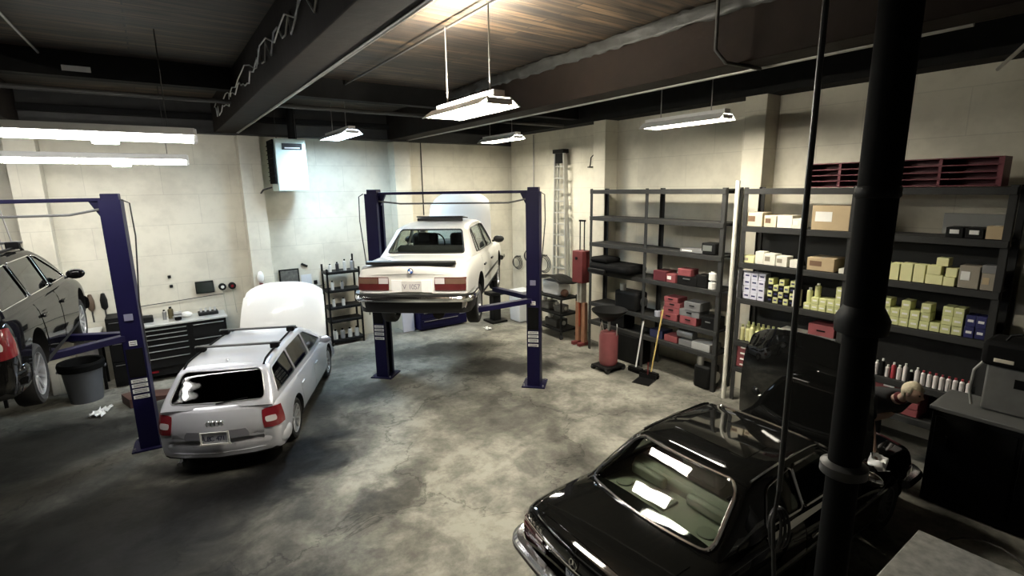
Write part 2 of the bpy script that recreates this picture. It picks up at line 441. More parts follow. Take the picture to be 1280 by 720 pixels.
# ------------------------------------------------------------------ hanging lights
def lamp_mat(name, col, s):
    m = bpy.data.materials.new(name); nt, N, L, P = nodes(m)
    P.inputs['Base Color'].default_value = (.9, .9, .9, 1); P.inputs['Emission Color'].default_value = (*col, 1); P.inputs['Emission Strength'].default_value = s
    return m
WARM = (1.0, .93, .78); NEUT = (1.0, .98, .93); COOL = (.60, .80, 1.0)
def hood_light(x, y, z, label, col, s, ln=1.2, wd=.34, rz=0.0, rods=(-.45, .45), group=None, top=None, slots=0):
    t = thing('fluorescent_light', label, 'light', (x, y, z), rz, group)
    mb = MB(); h = wd / 2
    prof = [(-h, -.004), (-h * .5, .085), (h * .5, .085), (h, -.004), (h - .012, -.008), (h * .48, .073), (-h * .48, .073), (-h + .012, -.008)]
    mb.prism(prof, 'y', -ln / 2, ln / 2)
    mb.box((0, 0, .11), (.13, ln * .98, .06))
    for s_ in (-1, 1): mb.box((0, s_ * (ln / 2 - .01), .035), (wd * .6, .02, .06))
    mb.build('reflector', M_white, t, smooth=0)
    em = lamp_mat('lit diffuser %.1f' % x, col, s)
    MB().box((0, 0, .010), (wd * .80, ln - .06, .012)).build('diffuser', em, t, smooth=0)
    if slots:
        e2 = lamp_mat('lit top slot', col, slots)
        for s_ in (-1, 1): MB().box((s_ * wd * .19, 0, .088), (.02, ln * .8, .004)).build('top_slot', e2, t, smooth=0)
    for r_ in rods:
        MB().cyl((0, r_, .12), (0, r_, (top or 5.47) - z), .008, 6).build('hanger_rod', M_conduit, t)
    return t
def strip_light(x, y, z, ln, label, col, s, rz=0.0, group=None):
    t = thing('fluorescent_light', label, 'light', (x, y, z), rz, group)
    mb = MB(); mb.box((0, 0, .075), (ln + .05, .20, .09)); mb.box((0, 0, .038), (ln + .05, .40, .012)); mb.box((ln / 2 + .02, 0, .03), (.04, .22, .16)); mb.box((-ln / 2 - .02, 0, .03), (.04, .22, .16))
    mb.build('housing', M_white, t, smooth=0, bevel=.008)
    em = lamp_mat('lit strip lens', col, s)
    MB().box((0, 0, -.005), (ln, .18, .07)).build('lens', em, t, smooth=0, bevel=.02)
    for xx in (-ln * .42, ln * .42): MB().cyl((xx, 0, .1), (xx, 0, ZC - z - .02), .006, 6).build('hanger_rod', M_conduitd, t)
    MB().box((ln * .22, 0, -.055), (.24, .14, .05)).build('glowing_sensor_box', em, t, bevel=.01)  # small sensor box given the lens glow, though no lamp itself
    return t
hood_light(2.92, 4.95, 4.5, 'brightest hanging fluorescent light in the middle, on two rods from the ceiling boards', WARM, 70, 1.25, .50, slots=1300)
hood_light(3.25, 10.6, 4.74, 'small hanging fluorescent light glowing beside the grey wall heater', COOL, 58, 1.6, .42)
hood_light(6.8, 5.05, 4.60, 'long hanging fluorescent light above the tall black shelving', WARM, 60, 1.45, .40, top=5.5)
hood_light(6.75, 10.0, 4.75, 'small hooded fluorescent light above the white car on the centre lift', WARM, 75, 1.4, .42, top=5.5)
strip_light(-1.0, 7.4, 4.33, 3.0, 'large fluorescent strip at upper left, nearer and upper one of the two strips', NEUT, 25)
strip_light(-1.0, 10.3, 4.20, 3.1, 'thinner fluorescent strip at upper left, hanging behind and below the large strip', NEUT, 27)
tag(MB().box((0, 0, 0), (.30, .006, .07)).build('beam_sign', M_white, loc=(-.60, 9.136, 5.33)), 'small white blank sign on the dark cross beam at upper left', 'sign')
for k, (xa, xb) in enumerate(((-2.62, -2.30), (-2.44, -2.12), (-2.30, -1.98))):
    pipe_thing('hanging_cable', ('left', 'middle', 'right')[k] + ' of the three pale cables hanging down the back wall at the left edge', [(xa, 12.58 if k == 0 else 12.18, 4.8), (xb, 12.57 if k == 0 else 12.17, 2.0)], .012, M_conduit, 'cable')
# ------------------------------------------------------------------ cars (local x forward, y left, z up, origin midway between the axles)
HF = [(0, 0), (.6, 0), (.88, .004), (.955, .05), (.985, .16), (1, .36), (1, .56), (.992, .70), (.978, .82), (.955, .90), (.925, .955), (.88, .985), (.82, 1.0)]
def loft(rings):
    n = len(rings[0]); vs = [p for r in rings for p in r]; fs = []
    for i in range(len(rings) - 1):
        for j in range(n):
            fs.append((i * n + j, i * n + (j + 1) % n, (i + 1) * n + (j + 1) % n, (i + 1) * n + j))
    fs.append(tuple(reversed(range(n)))); fs.append(tuple(range((len(rings) - 1) * n, len(rings) * n)))
    return MB().add(vs, fs)
def body_loft(S):
    W = S['W'] / 2; rings = []
    st = S['st']; xs = sorted(set([s[0] for s in st] + list(np.linspace(st[0][0], st[-1][0], 72))))
    for x in xs:
        zd = interp(st, x, 1); wf = interp(st, x, 2); zb = interp(st, x, 3)
        w = W * wf; cr = S['crown'] * (1 if zd > .6 else .3)
        half = [(w * a, zb + (zd - zb) * b) for a, b in HF] + [(w * .6, zd + cr * .55), (w * .3, zd + cr * .9)]
        ring = [(x, y, z) for y, z in half] + [(x, 0, zd + cr)] + [(x, -y, z) for y, z in reversed(half[1:])]
        # plan bow of the ends
        e = S.get('bow', .10); xr, xf = st[0][0], st[-1][0]
        out = []
        for (px, py, pz) in ring:
            k = (py / W) ** 2
            a = max(0, 1 - (px - xr) / .9); b = max(0, 1 - (xf - px) / .9)
            out.append(Vector((px + e * k * a * a - e * 1.4 * k * b * b, py, pz)))
        rings.append(out)
    return loft(rings)
def cabin_loft(S, inset=0.0, drop=0.03, cut=0.0):
    rings = []; T = S['top']; xs = sorted(set([t[0] for t in T] + list(np.linspace(T[0][0], T[-1][0], 64))))
    zroof = max(t[1] for t in T)
    for x in xs:
        zb = interp(S['st'], x, 1) - .0
        zt = interp(T, x, 1); wb = interp(S['wb'], x, 1) - inset; wr = interp(S['wr'], x, 1) - inset
        base = zb - drop
        zt = max(zt - inset * 1.15, base + .008)
        H = max(zroof - zb, .1)
        c = min(.075, (zt - base) * .5)
        zs = zt - c
        ww = lambda z: wb + (wr - wb) * min(1.05, max(0, (z - zb) / H))
        w1 = ww(zs); wt = ww(zt)
        half = [(0, base), (wb, base)]
        for k in (1, 2, 3, 4): 
            z = base + (zs - base) * k / 4; half.append((ww(z), z))
        half += [(w1 - (w1 * .03), zs + c * .42), (w1 * .93, zs + c * .68), (w1 * .82, zs + c * .85), (w1 * .6, zs + c * .93), (w1 * .3, zs + c * .985)]
        ring = [(x, y, z) for y, z in half] + [(x, 0, zt)] + [(x, -y, z) for y, z in reversed(half[1:])]
        xr, xf = T[0][0], T[-1][0]; out = []
        for (px, py, pz) in ring:
            k = min(1.0, (py / max(wb + inset, .1)) ** 2)
            a = max(0, 1 - (px - xr) / .8); b = max(0, 1 - (xf - px) / .9)
            out.append(Vector((px + S.get('bowr', .06) * k * a - S.get('bowf', .12) * k * b, py, pz)))
        rings.append(out)
    return loft(rings)
def cast(bvh, a, b, axis):
    """2D point -> surface point seen along axis from outside"""
    if axis == 'y+': o, d = Vector((a, 3, b)), Vector((0, -1, 0))
    elif axis == 'y-': o, d = Vector((a, -3, b)), Vector((0, 1, 0))
    elif axis == 'x-': o, d = Vector((-6, a, b)), Vector((1, 0, 0))
    elif axis == 'x+': o, d = Vector((6, a, b)), Vector((-1, 0, 0))
    else: o, d = Vector((a, b, 5)), Vector((0, 0, -1))
    h = bvh.ray_cast(o, d)
    return (h[0], h[1], -d) if h[0] is not None else (None, None, None)
def patch(bvh, c4, axis, off=.004, th=.01, n=(8, 6), rnd=0):
    mb = MB(); A, B, C_, D = [Vector(c) for c in c4]; nx, ny = n; front = []; back = []
    for j in range(ny + 1):
        for i in range(nx + 1):
            s, t = i / nx, j / ny
            if rnd:      # squircle
                u, v = 2 * s - 1, 2 * t - 1
                u2 = u * math.sqrt(1 - rnd * v * v / 2); v2 = v * math.sqrt(1 - rnd * u * u / 2); s, t = (u2 + 1) / 2, (v2 + 1) / 2
            p = (A * (1 - s) + B * s) * (1 - t) + (D * (1 - s) + C_ * s) * t
            q, nrm, ax = cast(bvh, p.x, p.y, axis)
            if q is None:
                q, nrm, _, _ = bvh.find_nearest(Vector((p.x, (1 if axis == 'y+' else -1), p.y)) if axis[0] == 'y' else (Vector((-3 if axis == 'x-' else 3, p.x, p.y)) if axis[0] == 'x' else Vector((p.x, p.y, 1.5))))
                ax = nrm
            front.append(q + nrm * off); back.append(q - nrm * th)
    k = nx + 1; fs = []; N_ = len(front)
    for j in range(ny):
        for i in range(nx):
            a = j * k + i
            fs.append((a, a + 1, a + k + 1, a + k)); fs.append((N_ + a, N_ + a + k, N_ + a + k + 1, N_ + a + 1))
    per = [i for i in range(nx + 1)] + [j * k + nx for j in range(1, ny + 1)] + [ny * k + i for i in range(nx - 1, -1, -1)] + [j * k for j in range(ny - 1, 0, -1)]
    for i in range(len(per)):
        a, b = per[i], per[(i + 1) % len(per)]; fs.append((a, b, N_ + b, N_ + a))
    return mb.add(front + back, fs)
def outline(bvh, poly, axis, r, off=.004, step=.05, closed=True):
    pts = []
    for a, b in (denser(poly, step) if closed else poly):
        q, nr, ax = cast(bvh, a, b, axis)
        if q is not None: pts.append(q + nr * off)
    mb = MB()
    if len(pts) > 2: mb.tube(pts, r, 6, closed=closed)
    return mb
def bvh_of(me): 
    me.calc_loop_triangles()
    return BVHTree.FromPolygons([v.co.copy() for v in me.vertices], [tuple(p.vertices) for p in me.polygons])

def make_wheel(parent, x, y, r, w, style, rimmat, name='wheel', steer=0, droop=0):
    sgn = 1 if y > 0 else -1
    T = MB(); rr = r * S_RIM[style][0]
    prof = [(rr, -w / 2 + .015), (r * .86, -w / 2), (r * .955, -w / 2 + .012), (r, -w / 2 + .04), (r, w / 2 - .04), (r * .955, w / 2 - .012), (r * .86, w / 2), (rr, w / 2 - .015)]
    T.lathe(prof, n=36, axis='y', closed=True)
    t = T.build(name, M_rubber, parent, smooth=30, loc=(x, y, r - droop), rz=steer)
    R = MB(); o = sgn * (w / 2 - .012)
    R.lathe([(rr, o), (rr * .95, o - sgn * .004), (rr * .93, o - sgn * .05), (rr * .95, o - sgn * .14), (rr, o - sgn * .14)], n=36, axis='y', closed=True)
    ns, wd, face = S_RIM[style][1:]
    R.lathe([(.001, o - sgn * .035), (rr * .26, o - sgn * .035), (rr * .28, o - sgn * .055), (rr * .28, o - sgn * .10), (.001, o - sgn * .10)], n=24, axis='y')
    for k in range(ns):
        a = 2 * PI * k / ns + .2
        d = Vector((math.cos(a), 0, math.sin(a)))
        p0 = d * rr * .2 + Vector((0, o - sgn * .05, 0)); p1 = d * rr * .96 + Vector((0, o - sgn * .028, 0))
        R.beam(p0, p1, rr * wd, .03) if abs(d.z) < .9 else R.beam(p0, p1, .03, rr * wd)
    rim = R.build('rim', rimmat, t, smooth=30)
    B = MB(); B.lathe([(rr * .90, o - sgn * .11), (rr * .3, o - sgn * .11), (rr * .3, o - sgn * .13), (rr * .90, o - sgn * .13)], n=28, axis='y', closed=True)
    B.build('brake_disc', mat('worn iron', (.05, .048, .045), .5, .6), t, smooth=30)
    return t
S_RIM = {'five': (.70, 10, .16, 0), 'cross': (.64, 14, .10, 0), 'plain': (.62, 16, .16, 0)}

def make_car(S, name, label, loc, az):
    car = thing(name, label, 'car', loc, math.radians(90 - az))
    P = S['paint']; W2 = S['W'] / 2; wb = S['WB'] / 2; r = S['r']
    full = body_loft(S).mesh('full'); bvb = bvh_of(full)
    me = full.copy()
    dark = mat('underbody black', (.008, .008, .008), .8)
    # wheel wells, cabin tub, engine bay
    ra = r * S.get('arch', 1.13)
    cut = MB()
    for x in (-wb, wb):
        for sg in (-1, 1):
            cut = MB(); a_ = []
            for k in range(28):
                t = 2 * PI * k / 28; a_.append((x + ra * math.cos(t), r + .02 + ra * math.sin(t)))
            lo, hi = (.50, W2 + .2) if sg > 0 else (-W2 - .2, -.50)
            cut.prism(a_, 'y', lo, hi); me = boolean(me, cut.mesh(), 'DIFFERENCE')
    T = S['tub']      # x0, x1
    zf = S.get('floor', .32)
    wt = interp(S['wb'], 0, 1) - .07
    xs = (T[0], T[1]); cut = MB()
    cut.prism([(xs[0], -wt * .93), (xs[0] + .3, -wt), (xs[1] - .3, -wt), (xs[1], -wt * .93), (xs[1], wt * .93), (xs[1] - .3, wt), (xs[0] + .3, wt), (xs[0], wt * .93)], 'z', zf, 1.6)
    me = boolean(me, cut.mesh(), 'DIFFERENCE')
    if 'bay' in S:
        b = S['bay']; cut = MB(); cut.prism([(b[0], -b[2]), (b[1], -b[2] * .9), (b[1], b[2] * .9), (b[0], b[2])], 'z', .45, 1.6)
        me = boolean(me, cut.mesh(), 'DIFFERENCE')
    # material by place
    me.materials.clear()
    idx = []
    for p in me.polygons:
        c = p.center; k = 0
        if abs(c.y) < W2 * 1.0 and c.z < S['sill'] and p.normal.z < -.3: k = 1
        for x in (-wb, wb):
            if abs(math.hypot(c.x - x, c.z - r - .02) - ra) < .02 and abs(c.y) < W2 * .995 and abs(p.normal.y) < .7: k = 1
            if math.hypot(c.x - x, c.z - r - .02) < ra and abs(c.y) < .53: k = 1
        if T[0] - .01 < c.x < T[1] + .01 and abs(c.y) <= wt + .01 and c.z > zf - .01 and (c.z < interp(S['st'], c.x, 1) - .03): k = 2
        if 'bay' in S and S['bay'][0] - .01 < c.x < S['bay'][1] + .01 and abs(c.y) < S['bay'][2] + .01 and c.z > .44 and c.z < interp(S['st'], c.x, 1) - .02: k = 1
        idx.append(k)
    me.polygons.foreach_set('material_index', idx)
    for p in me.polygons: pass
    body = link('body', me, [P, dark, S['trimmat']], car, smooth=32)
    me.polygons.foreach_set('material_index', idx)
    # greenhouse
    out = cabin_loft(S).mesh('o'); bvc = bvh_of(out)
    inn = cabin_loft(S, .035, .25).mesh('i')
    shell = boolean(out.copy(), inn, 'DIFFERENCE')
    gout = cabin_loft(S, .008, .01).mesh(); ginn = cabin_loft(S, .016, .30).mesh()
    gshell = boolean(gout, ginn, 'DIFFERENCE')
    wins = []
    for poly in S['side']:
        pr = roundpoly(poly, S.get('wr_', .05))
        for sg in (-1, 1):
            wins.append(('side_window', pr, 'y', *((.3, 1.2) if sg > 0 else (-1.2, -.3)), 'y+' if sg > 0 else 'y-'))
    rw = roundpoly(S['rwin'], S.get('rr_', .08)); ww = roundpoly(S['wscr'], .08)
    wins.append(('rear_window', rw, 'x', S['top'][0][0] - .5, S['rcut'], 'x-'))
    wins.append(('windscreen', ww, 'x', S['fcut'], S['top'][-1][0] + .5, 'x+'))
    for nm, poly, ax, lo, hi, cax in wins:
        shell = boolean(shell, MB().prism(poly, ax, lo, hi).mesh(), 'DIFFERENCE')
        if ax == 'x':      # end glazing: one smooth sheet seated in the frame
            src = S['rwin'] if nm == 'rear_window' else S['wscr']; e_ = .022
            c4 = [(src[0][0] - e_, src[0][1] - e_), (src[1][0] + e_, src[1][1] - e_), (src[2][0] + e_, src[2][1] + e_), (src[3][0] - e_, src[3][1] + e_)]
            patch(bvc, c4, cax, -.010, .014, (22, 14)).build(nm, S['glassr'] if nm == 'rear_window' else S['glass'], car, smooth=60)
            g = None
        else: g = boolean(gshell.copy(), MB().prism(poly, ax, lo, hi).mesh(), 'INTERSECT')
        if g is not None and len(g.polygons):
            for p in g.polygons: p.use_smooth = True
            go = link(nm, g, S['glassr'] if nm == 'rear_window' else S['glass'], car, smooth=40)
        if S.get('wtrim'):
            m_, rr_ = S['wtrim']
            ol = outline(bvc, poly, cax, rr_ * (1 if ax == 'y' else S.get('rtk', 1.3)))
            if ol.v: ol.build('window_trim', m_, car)
    link('roof', shell, P, car, smooth=32)
    # wheels
    for x in (-wb, wb):
        for sg in (-1, 1):
            yy = sg * (W2 - S['ww'] / 2 - .03)
            make_wheel(car, x, yy, r, S['ww'], S['rim'], S['rimmat'], steer=(math.radians(S.get('steer', 0)) if x > 0 else 0), droop=S.get('droop', 0))
    # doors and their furniture
    for d in S['doors']:
        for sg, ax in ((1, 'y+'), (-1, 'y-')):
            do = patch(bvb, d, ax, .005, .01, (10, 8)).build('door', P, car, smooth=30)
            xh = min(d[0][0], d[3][0]) + .13; zh = d[2][1] - .13
            q, nr, _ = cast(bvb, xh, zh, ax)
            if q is not None:
                MB().box(q + nr * .02, (.17, .03, .03)).build('handle', S['handle'], do, bevel=.008)
    for k in S.get('strip', []):
        for ax in ('y+', 'y-'):
            patch(bvb, k[0], ax, .014, .01, (24, 2)).build('side_moulding', k[1], car)
    # mirrors
    mx = S['mirror']
    for sg in (-1, 1):
        m = MB(); m.sphere((mx[0], sg * (mx[1] + .11), mx[2] + .06), (.055, .115, .07), 14, 8); m.beam((mx[0] + .02, sg * (mx[1] - .02), mx[2] + .02), (mx[0], sg * (mx[1] + .06), mx[2] + .04), .05, .04)
        m.build('wing_mirror', S['mirrormat'], car)
    # seats etc
    sm = S['seat']
    for sy in (-.36, .36):
        m = MB(); m.box((S['sx'], sy, zf + .20), (.50, .48, .22)); m.build('front_seat', sm, car, bevel=.05)
        m = MB(); m.box((0, 0, 0), (.16, .48, .62), Matrix.Translation((S['sx'] - .30, sy, zf + .56)) @ Matrix.Rotation(-.25, 4, 'Y')); m.build('seat_back', sm, car, bevel=.05)
        MB().box((S['sx'] - .41, sy, S['zh'] - .02), (.09, .26, .17)).build('headrest', sm, car, bevel=.035)
    MB().box((S['sx'] - .95, 0, zf + .18), (.50, 1.2, .22)).build('rear_seat', sm, car, bevel=.05)
    m = MB(); m.box((0, 0, 0), (.16, 1.22, .56), Matrix.Translation((S['rsx'], 0, zf + .47)) @ Matrix.Rotation(-.3, 4, 'Y')); m.build('rear_seat_back', sm, car, bevel=.05)
    MB().box((S['tub'][1] - .10, 0, S['dash'] - .14), (.42, wt * 1.8, .30)).build('dashboard', S['trimmat'], car, bevel=.06)
    tr = [(S['tub'][1] - .42 + .05 * math.sin(a), .36 + .19 * math.cos(a), S['dash'] - .03 + .18 * math.sin(a)) for a in np.linspace(0, 2 * PI, 24, endpoint=False)]
    MB().tube(tr, .014, 6, closed=True).build('steering_wheel', M_black, car)
    MB().box((T[0] + .3 if False else (T[0] + T[1]) / 2, 0, zf + .03), (T[1] - T[0] - .2, 1.3, .03)).build('cabin_floor', dark, car)
    return car, bvb, bvc
def place_text(car, bv, txt, size, a, b, axis, m, off=.006, name='lettering'):
    me = text_mesh(txt, size)
    q, nr, ax = cast(bv, a, b, axis)
    if axis == 'x-': R = Matrix(((0, 0, -1), (-1, 0, 0), (0, 1, 0))).to_4x4()
    else: R = Matrix.Identity(4)
    # tilt with the surface
    tilt = math.atan2(nr.z, -nr.x) if axis == 'x-' else 0
    th = max(-.6, min(.6, math.atan2(-nr.y, -nr.x))) if axis == 'x-' else 0
    me.transform(Matrix.Translation(q + nr * .006 + Vector((-off, 0, 0))) @ Matrix.Rotation(th, 4, 'Z') @ R)
    return link(name, me, m, car, smooth=0)
def ubumper(car, name, x0, W, zc, prof, m, turn, ret=.55, r=.16, front=False, bow=.05, off=0):
    """wrap-round bumper swept in plan"""
    sx = -1 if not front else 1
    pts = []
    half = W / 2
    pts.append((x0 + (-sx) * ret, half)); pts.append((x0 - sx * r * 1.1, half))
    for k in range(1, 7):
        a = PI / 2 * k / 6
        pts.append((x0 - sx * (r - r * math.sin(a)) - sx * bow * .6, half - r + r * math.cos(a)))
    for k in range(1, 8):
        y = (half - r) * (1 - k / 4)
        pts.append((x0 - sx * bow * .6 * (y / (half - r)) ** 2, y))
    L_ = pts[:8]; full = L_ + [(x0 - sx * bow * .6 * ((half - r) * (1 - k / 6) / (half - r)) ** 2, (half - r) * (1 - k / 6)) for k in range(1, 12)] + [(p[0], -p[1]) for p in reversed(L_)]
    rings = []
    for i, (x, y) in enumerate(full):
        a = Vector(full[max(0, i - 1)]); b = Vector(full[min(len(full) - 1, i + 1)]); d = (b - a).normalized()
        nrm = Vector((d.y, -d.x)) * (1 if not front else -1)
        if nrm.dot(Vector((x - (x0 - sx * 1.5), y))) < 0: nrm = -nrm
        rings.append([Vector((x + nrm.x * (o + off), y + nrm.y * (o + off), zc + z)) for o, z in prof])
    return loft(rings).build(name, m, car, smooth=40)
def plate(car, bv, y, z, axis, txt, mplate, mtxt, w=.31, h=.155, off=.012, x=None):
    q, nr, ax = cast(bv, y, z, axis)
    xx = (q.x - off) if x is None else x
    p = MB().box((xx - .004, y, z), (.008, w, h)).build('licence_plate', mplate, car, bevel=.003)
    R = Matrix(((0, 0, -1), (-1, 0, 0), (0, 1, 0))).to_4x4(); st_ = w * .84 / len(txt)
    for k_, ch in enumerate(txt):
        if ch == ' ': continue
        me = text_mesh(ch, h * .66, .001)
        me.transform(Matrix.Translation((-.006, -(k_ - (len(txt) - 1) / 2) * st_, -.008)) @ R)
        link('plate_character', me, mtxt, p, smooth=0, loc=(xx - .004, y, z))
    return p
def rings_badge(car, bv, z, R, m, n=4, rr=.006):
    for k in range(n):
        y0 = (k - (n - 1) / 2) * R * 1.55
        q, nr, _ = cast(bv, y0, z, 'x-')
        pts = [q + nr * .01 + Vector((0, R * math.cos(a), R * math.sin(a))) for a in np.linspace(0, 2 * PI, 20, endpoint=False)]
        MB().tube(pts, rr, 6, closed=True).build('badge_ring', m, car)

paint_silver = mat('silver car paint', (.56, .57, .62), .28, .35, var=.04, coat=.7)
paint_white = mat('cream white car paint', (.80, .79, .75), .30, var=.03, coat=.7)
paint_black = mat('black car paint', (.006, .006, .0055), .6, var=.1, coat=1.0, spec=0.0)
paint_black2 = mat('black estate paint', (.006, .006, .006), .6, var=.1, coat=.6, spec=0.0)
g_dark = glass('tinted car glass', (.45, .47, .45))
g_vdark = glass('dark privacy glass', (.10, .10, .10))
g_clear = glass('clear car glass', (.85, .88, .85))
M_lampred = mat('red lamp lens', (.17, .010, .016), .15, coat=1, var=.3)
M_lampdk = mat('smoked red lamp lens', (.10, .018, .018), .15, coat=1, var=.3)
M_lampamb = mat('amber lamp lens', (.15, .085, .06), .2, coat=1, var=.2)
M_lampclr = mat('clear lamp lens', (.60, .56, .56), .12, coat=1, var=.1)
M_cloth = mat('charcoal seat cloth', (.035, .035, .038), .9)
M_tan = mat('grey green seat hide', (.17, .18, .135), .6)
M_alloy = mat('alloy wheel', (.62, .62, .63), .3, .8, var=.06)
M_trimb = mat('black trim', (.012, .012, .012), .5)
M_plate = mat('number plate white', (.55, .57, .62), .4)
M_plateb = mat('number plate letters', (.03, .035, .09), .4)

def wagon_spec(paint, bay):
    S = dict(W=1.77, WB=2.65, r=.32, ww=.215, rim='five', rimmat=M_alloy, paint=paint, crown=.035, sill=.30, bow=.20, bowr=.05,
        st=[(-2.315, .52, .84, .34), (-2.31, .66, .90, .28), (-2.27, .80, .945, .24), (-2.2, .92, .965, .22), (-2.05, .965, .985, .20), (-1.3, .955, 1, .19), (0, .925, 1, .19), (.9, .90, 1, .19), (1.3, .865, .995, .20), (1.8, .78, .97, .21), (2.08, .69, .94, .22), (2.2, .60, .90, .26), (2.23, .50, .86, .32)],
        top=[(-2.20, .93), (-2.17, .985), (-2.05, 1.112), (-1.93, 1.238), (-1.82, 1.354), (-1.70, 1.405), (-1.3, 1.425), (-.4, 1.43), (.1, 1.41), (.45, 1.32), (1.0, 1.08), (1.32, .90)],
        wb=[(-2.25, .76), (-1.9, .80), (0, .82), (1.3, .79)], wr=[(-2.25, .58), (-1.8, .60), (0, .62), (1.3, .62)],
        side=[[(-1.93, 1.00), (-1.72, 1.30), (-1.0, 1.345), (-1.0, .985)], [(-.95, .985), (-.95, 1.345), (-.07, 1.34), (-.07, .965)], [(-.01, .965), (-.01, 1.335), (.16, 1.31), (.90, .975), (.88, .94)]],
        rwin=[(-.66, 1.00), (.66, 1.00), (.55, 1.345), (-.55, 1.345)], rcut=-1.76, wscr=[(-.70, .965), (.70, .965), (.56, 1.345), (-.56, 1.345)], fcut=.20,
        doors=[[(-.02, .30), (.92, .30), (.90, .86), (-.02, .88)], [(-.90, .34), (-.06, .30), (-.06, .88), (-1.02, .90)]],
        tub=(-2.05, 1.05), glass=g_dark, glassr=g_vdark, trimmat=M_trimb, handle=paint, wtrim=(mat('pale window trim', (.35, .35, .36), .3, .5), .006),
        mirror=(.68, .86, .93), mirrormat=paint, seat=M_cloth, sx=.15, rsx=-1.15, zh=1.17, dash=.98)
    if bay: S['bay'] = (1.28, 2.05, .62)
    return S
def finish_wagon(car, bvb, bvc, S, rack=True, light=M_lampred):
    P = S['paint']
    # tailgate, lamps, plate, bumper
    patch(bvb, [(-.62, .46), (.62, .46), (.66, .90), (-.66, .90)], 'x-', .006, .01, (14, 8)).build('tailgate', P, car)
    for s in (-1, 1):
        l = patch(bvb, [(s * .875, .60), (s * .63, .60), (s * .60, .86), (s * .835, .88)], 'x-', .014, .01, (10, 6), .3).build('tail_light', light, car)
        patch(bvb, [(s * .80, .68), (s * .66, .68), (s * .645, .76), (s * .79, .765)], 'x-', .018, .0, (6, 4), .5).build('reverse_lens', M_lampclr, l)
    patch(bvb, [(-.45, .50), (.45, .50), (.43, .66), (-.43, .66)], 'x-', .008, .01, (10, 4), .3).build('plate_recess', mat('recess grey', (.22, .22, .25), .4), car)
    p = plate(car, bvb, 0, .575, 'x-', 'UBC 471', M_plate, M_plateb, .33, .15, off=.022)
    q = p.bound_box
    x = cast(bvb, 0, .575, 'x-')[0].x - .036
    m = MB()
    m.box((x, .185, .575), (.012, .02, .18)); m.box((x, -.185, .575), (.012, .02, .18)); m.box((x, 0, .49), (.014, .42, .022)); m.box((x, 0, .66), (.012, .37, .012))
    m.build('plate_frame', M_white, p)
    rings_badge(car, bvb, .755, .035, M_chrome)
    # bumper
    prof = [(0, -.10), (.04, -.09), (.055, -.02), (.05, .06), (.015, .10), (-.03, .10), (-.03, -.10)]
    ubumper(car, 'rear_bumper', -2.25, 1.70, .40, prof, P, 0, ret=.42, r=.26, bow=.16)
    ubumper(car, 'front_bumper', 2.15, 1.68, .40, prof, P, 0, ret=.35, r=.3, front=True, bow=.2)
    for s in (-1, 1):
        MB().tube([(-2.20, s * .52, .24), (-2.34, s * .52, .235)], .035, 10).build('exhaust_tip', M_chrome, car) if s > 0 else None
    # roof furniture
    for s in (-1, 1):
        pts = []
        for x_ in np.linspace(-1.75, .18, 18):
            q, nr, _ = cast(bvc, x_, s * .565, 'z')
            k = min(1, 8 * min(abs(x_ + 1.75), abs(.18 - x_)))
            pts.append((x_, s * .565, q.z + .035 * min(1, k) ))
        MB().tube(pts, .016, 8).build('roof_rail', M_black if rack else M_chrome, car)
    for x_ in (-1.15, -.20):
        z = cast(bvc, x_, .3, 'z')[0].z + .085
        cb = MB().beam((x_, -.66, z), (x_, .66, z), .06, .028).build('roof_bar', mat('dark roof bar', (.05, .05, .05), .3, .3), car, bevel=.008)
        for s in (-1, 1): MB().box((x_, s * .565, z - .03), (.11, .13, .085)).build('bar_foot', M_black, cb, bevel=.015)
    m = MB(); q = cast(bvc, -1.62, 0, 'z')[0]; m.prism([(-1.66, q.z - .01), (-1.56, q.z - .01), (-1.62, q.z + .055)], 'y', -.018, .018); m.build('aerial', P, car, bevel=.008)
    # headlights / grille
    for s in (-1, 1):
        patch(bvb, [(s * .84, .52), (s * .46, .50), (s * .46, .64), (s * .80, .66)], 'x+', .01, .02, (8, 5), .3).build('headlight', M_lampclr, car)
    patch(bvb, [(-.36, .46), (.36, .46), (.38, .64), (-.38, .64)], 'x+', .01, .02, (8, 5), .2).build('grille', M_black, car)
    # wiper
    MB().tube([cast(bvc, 0, .995, 'x-')[0] + Vector((-.02, 0, 0)), cast(bvc, -.42, 1.03, 'x-')[0] + Vector((-.012, 0, 0))], .009, 6).build('rear_wiper', M_black, car)
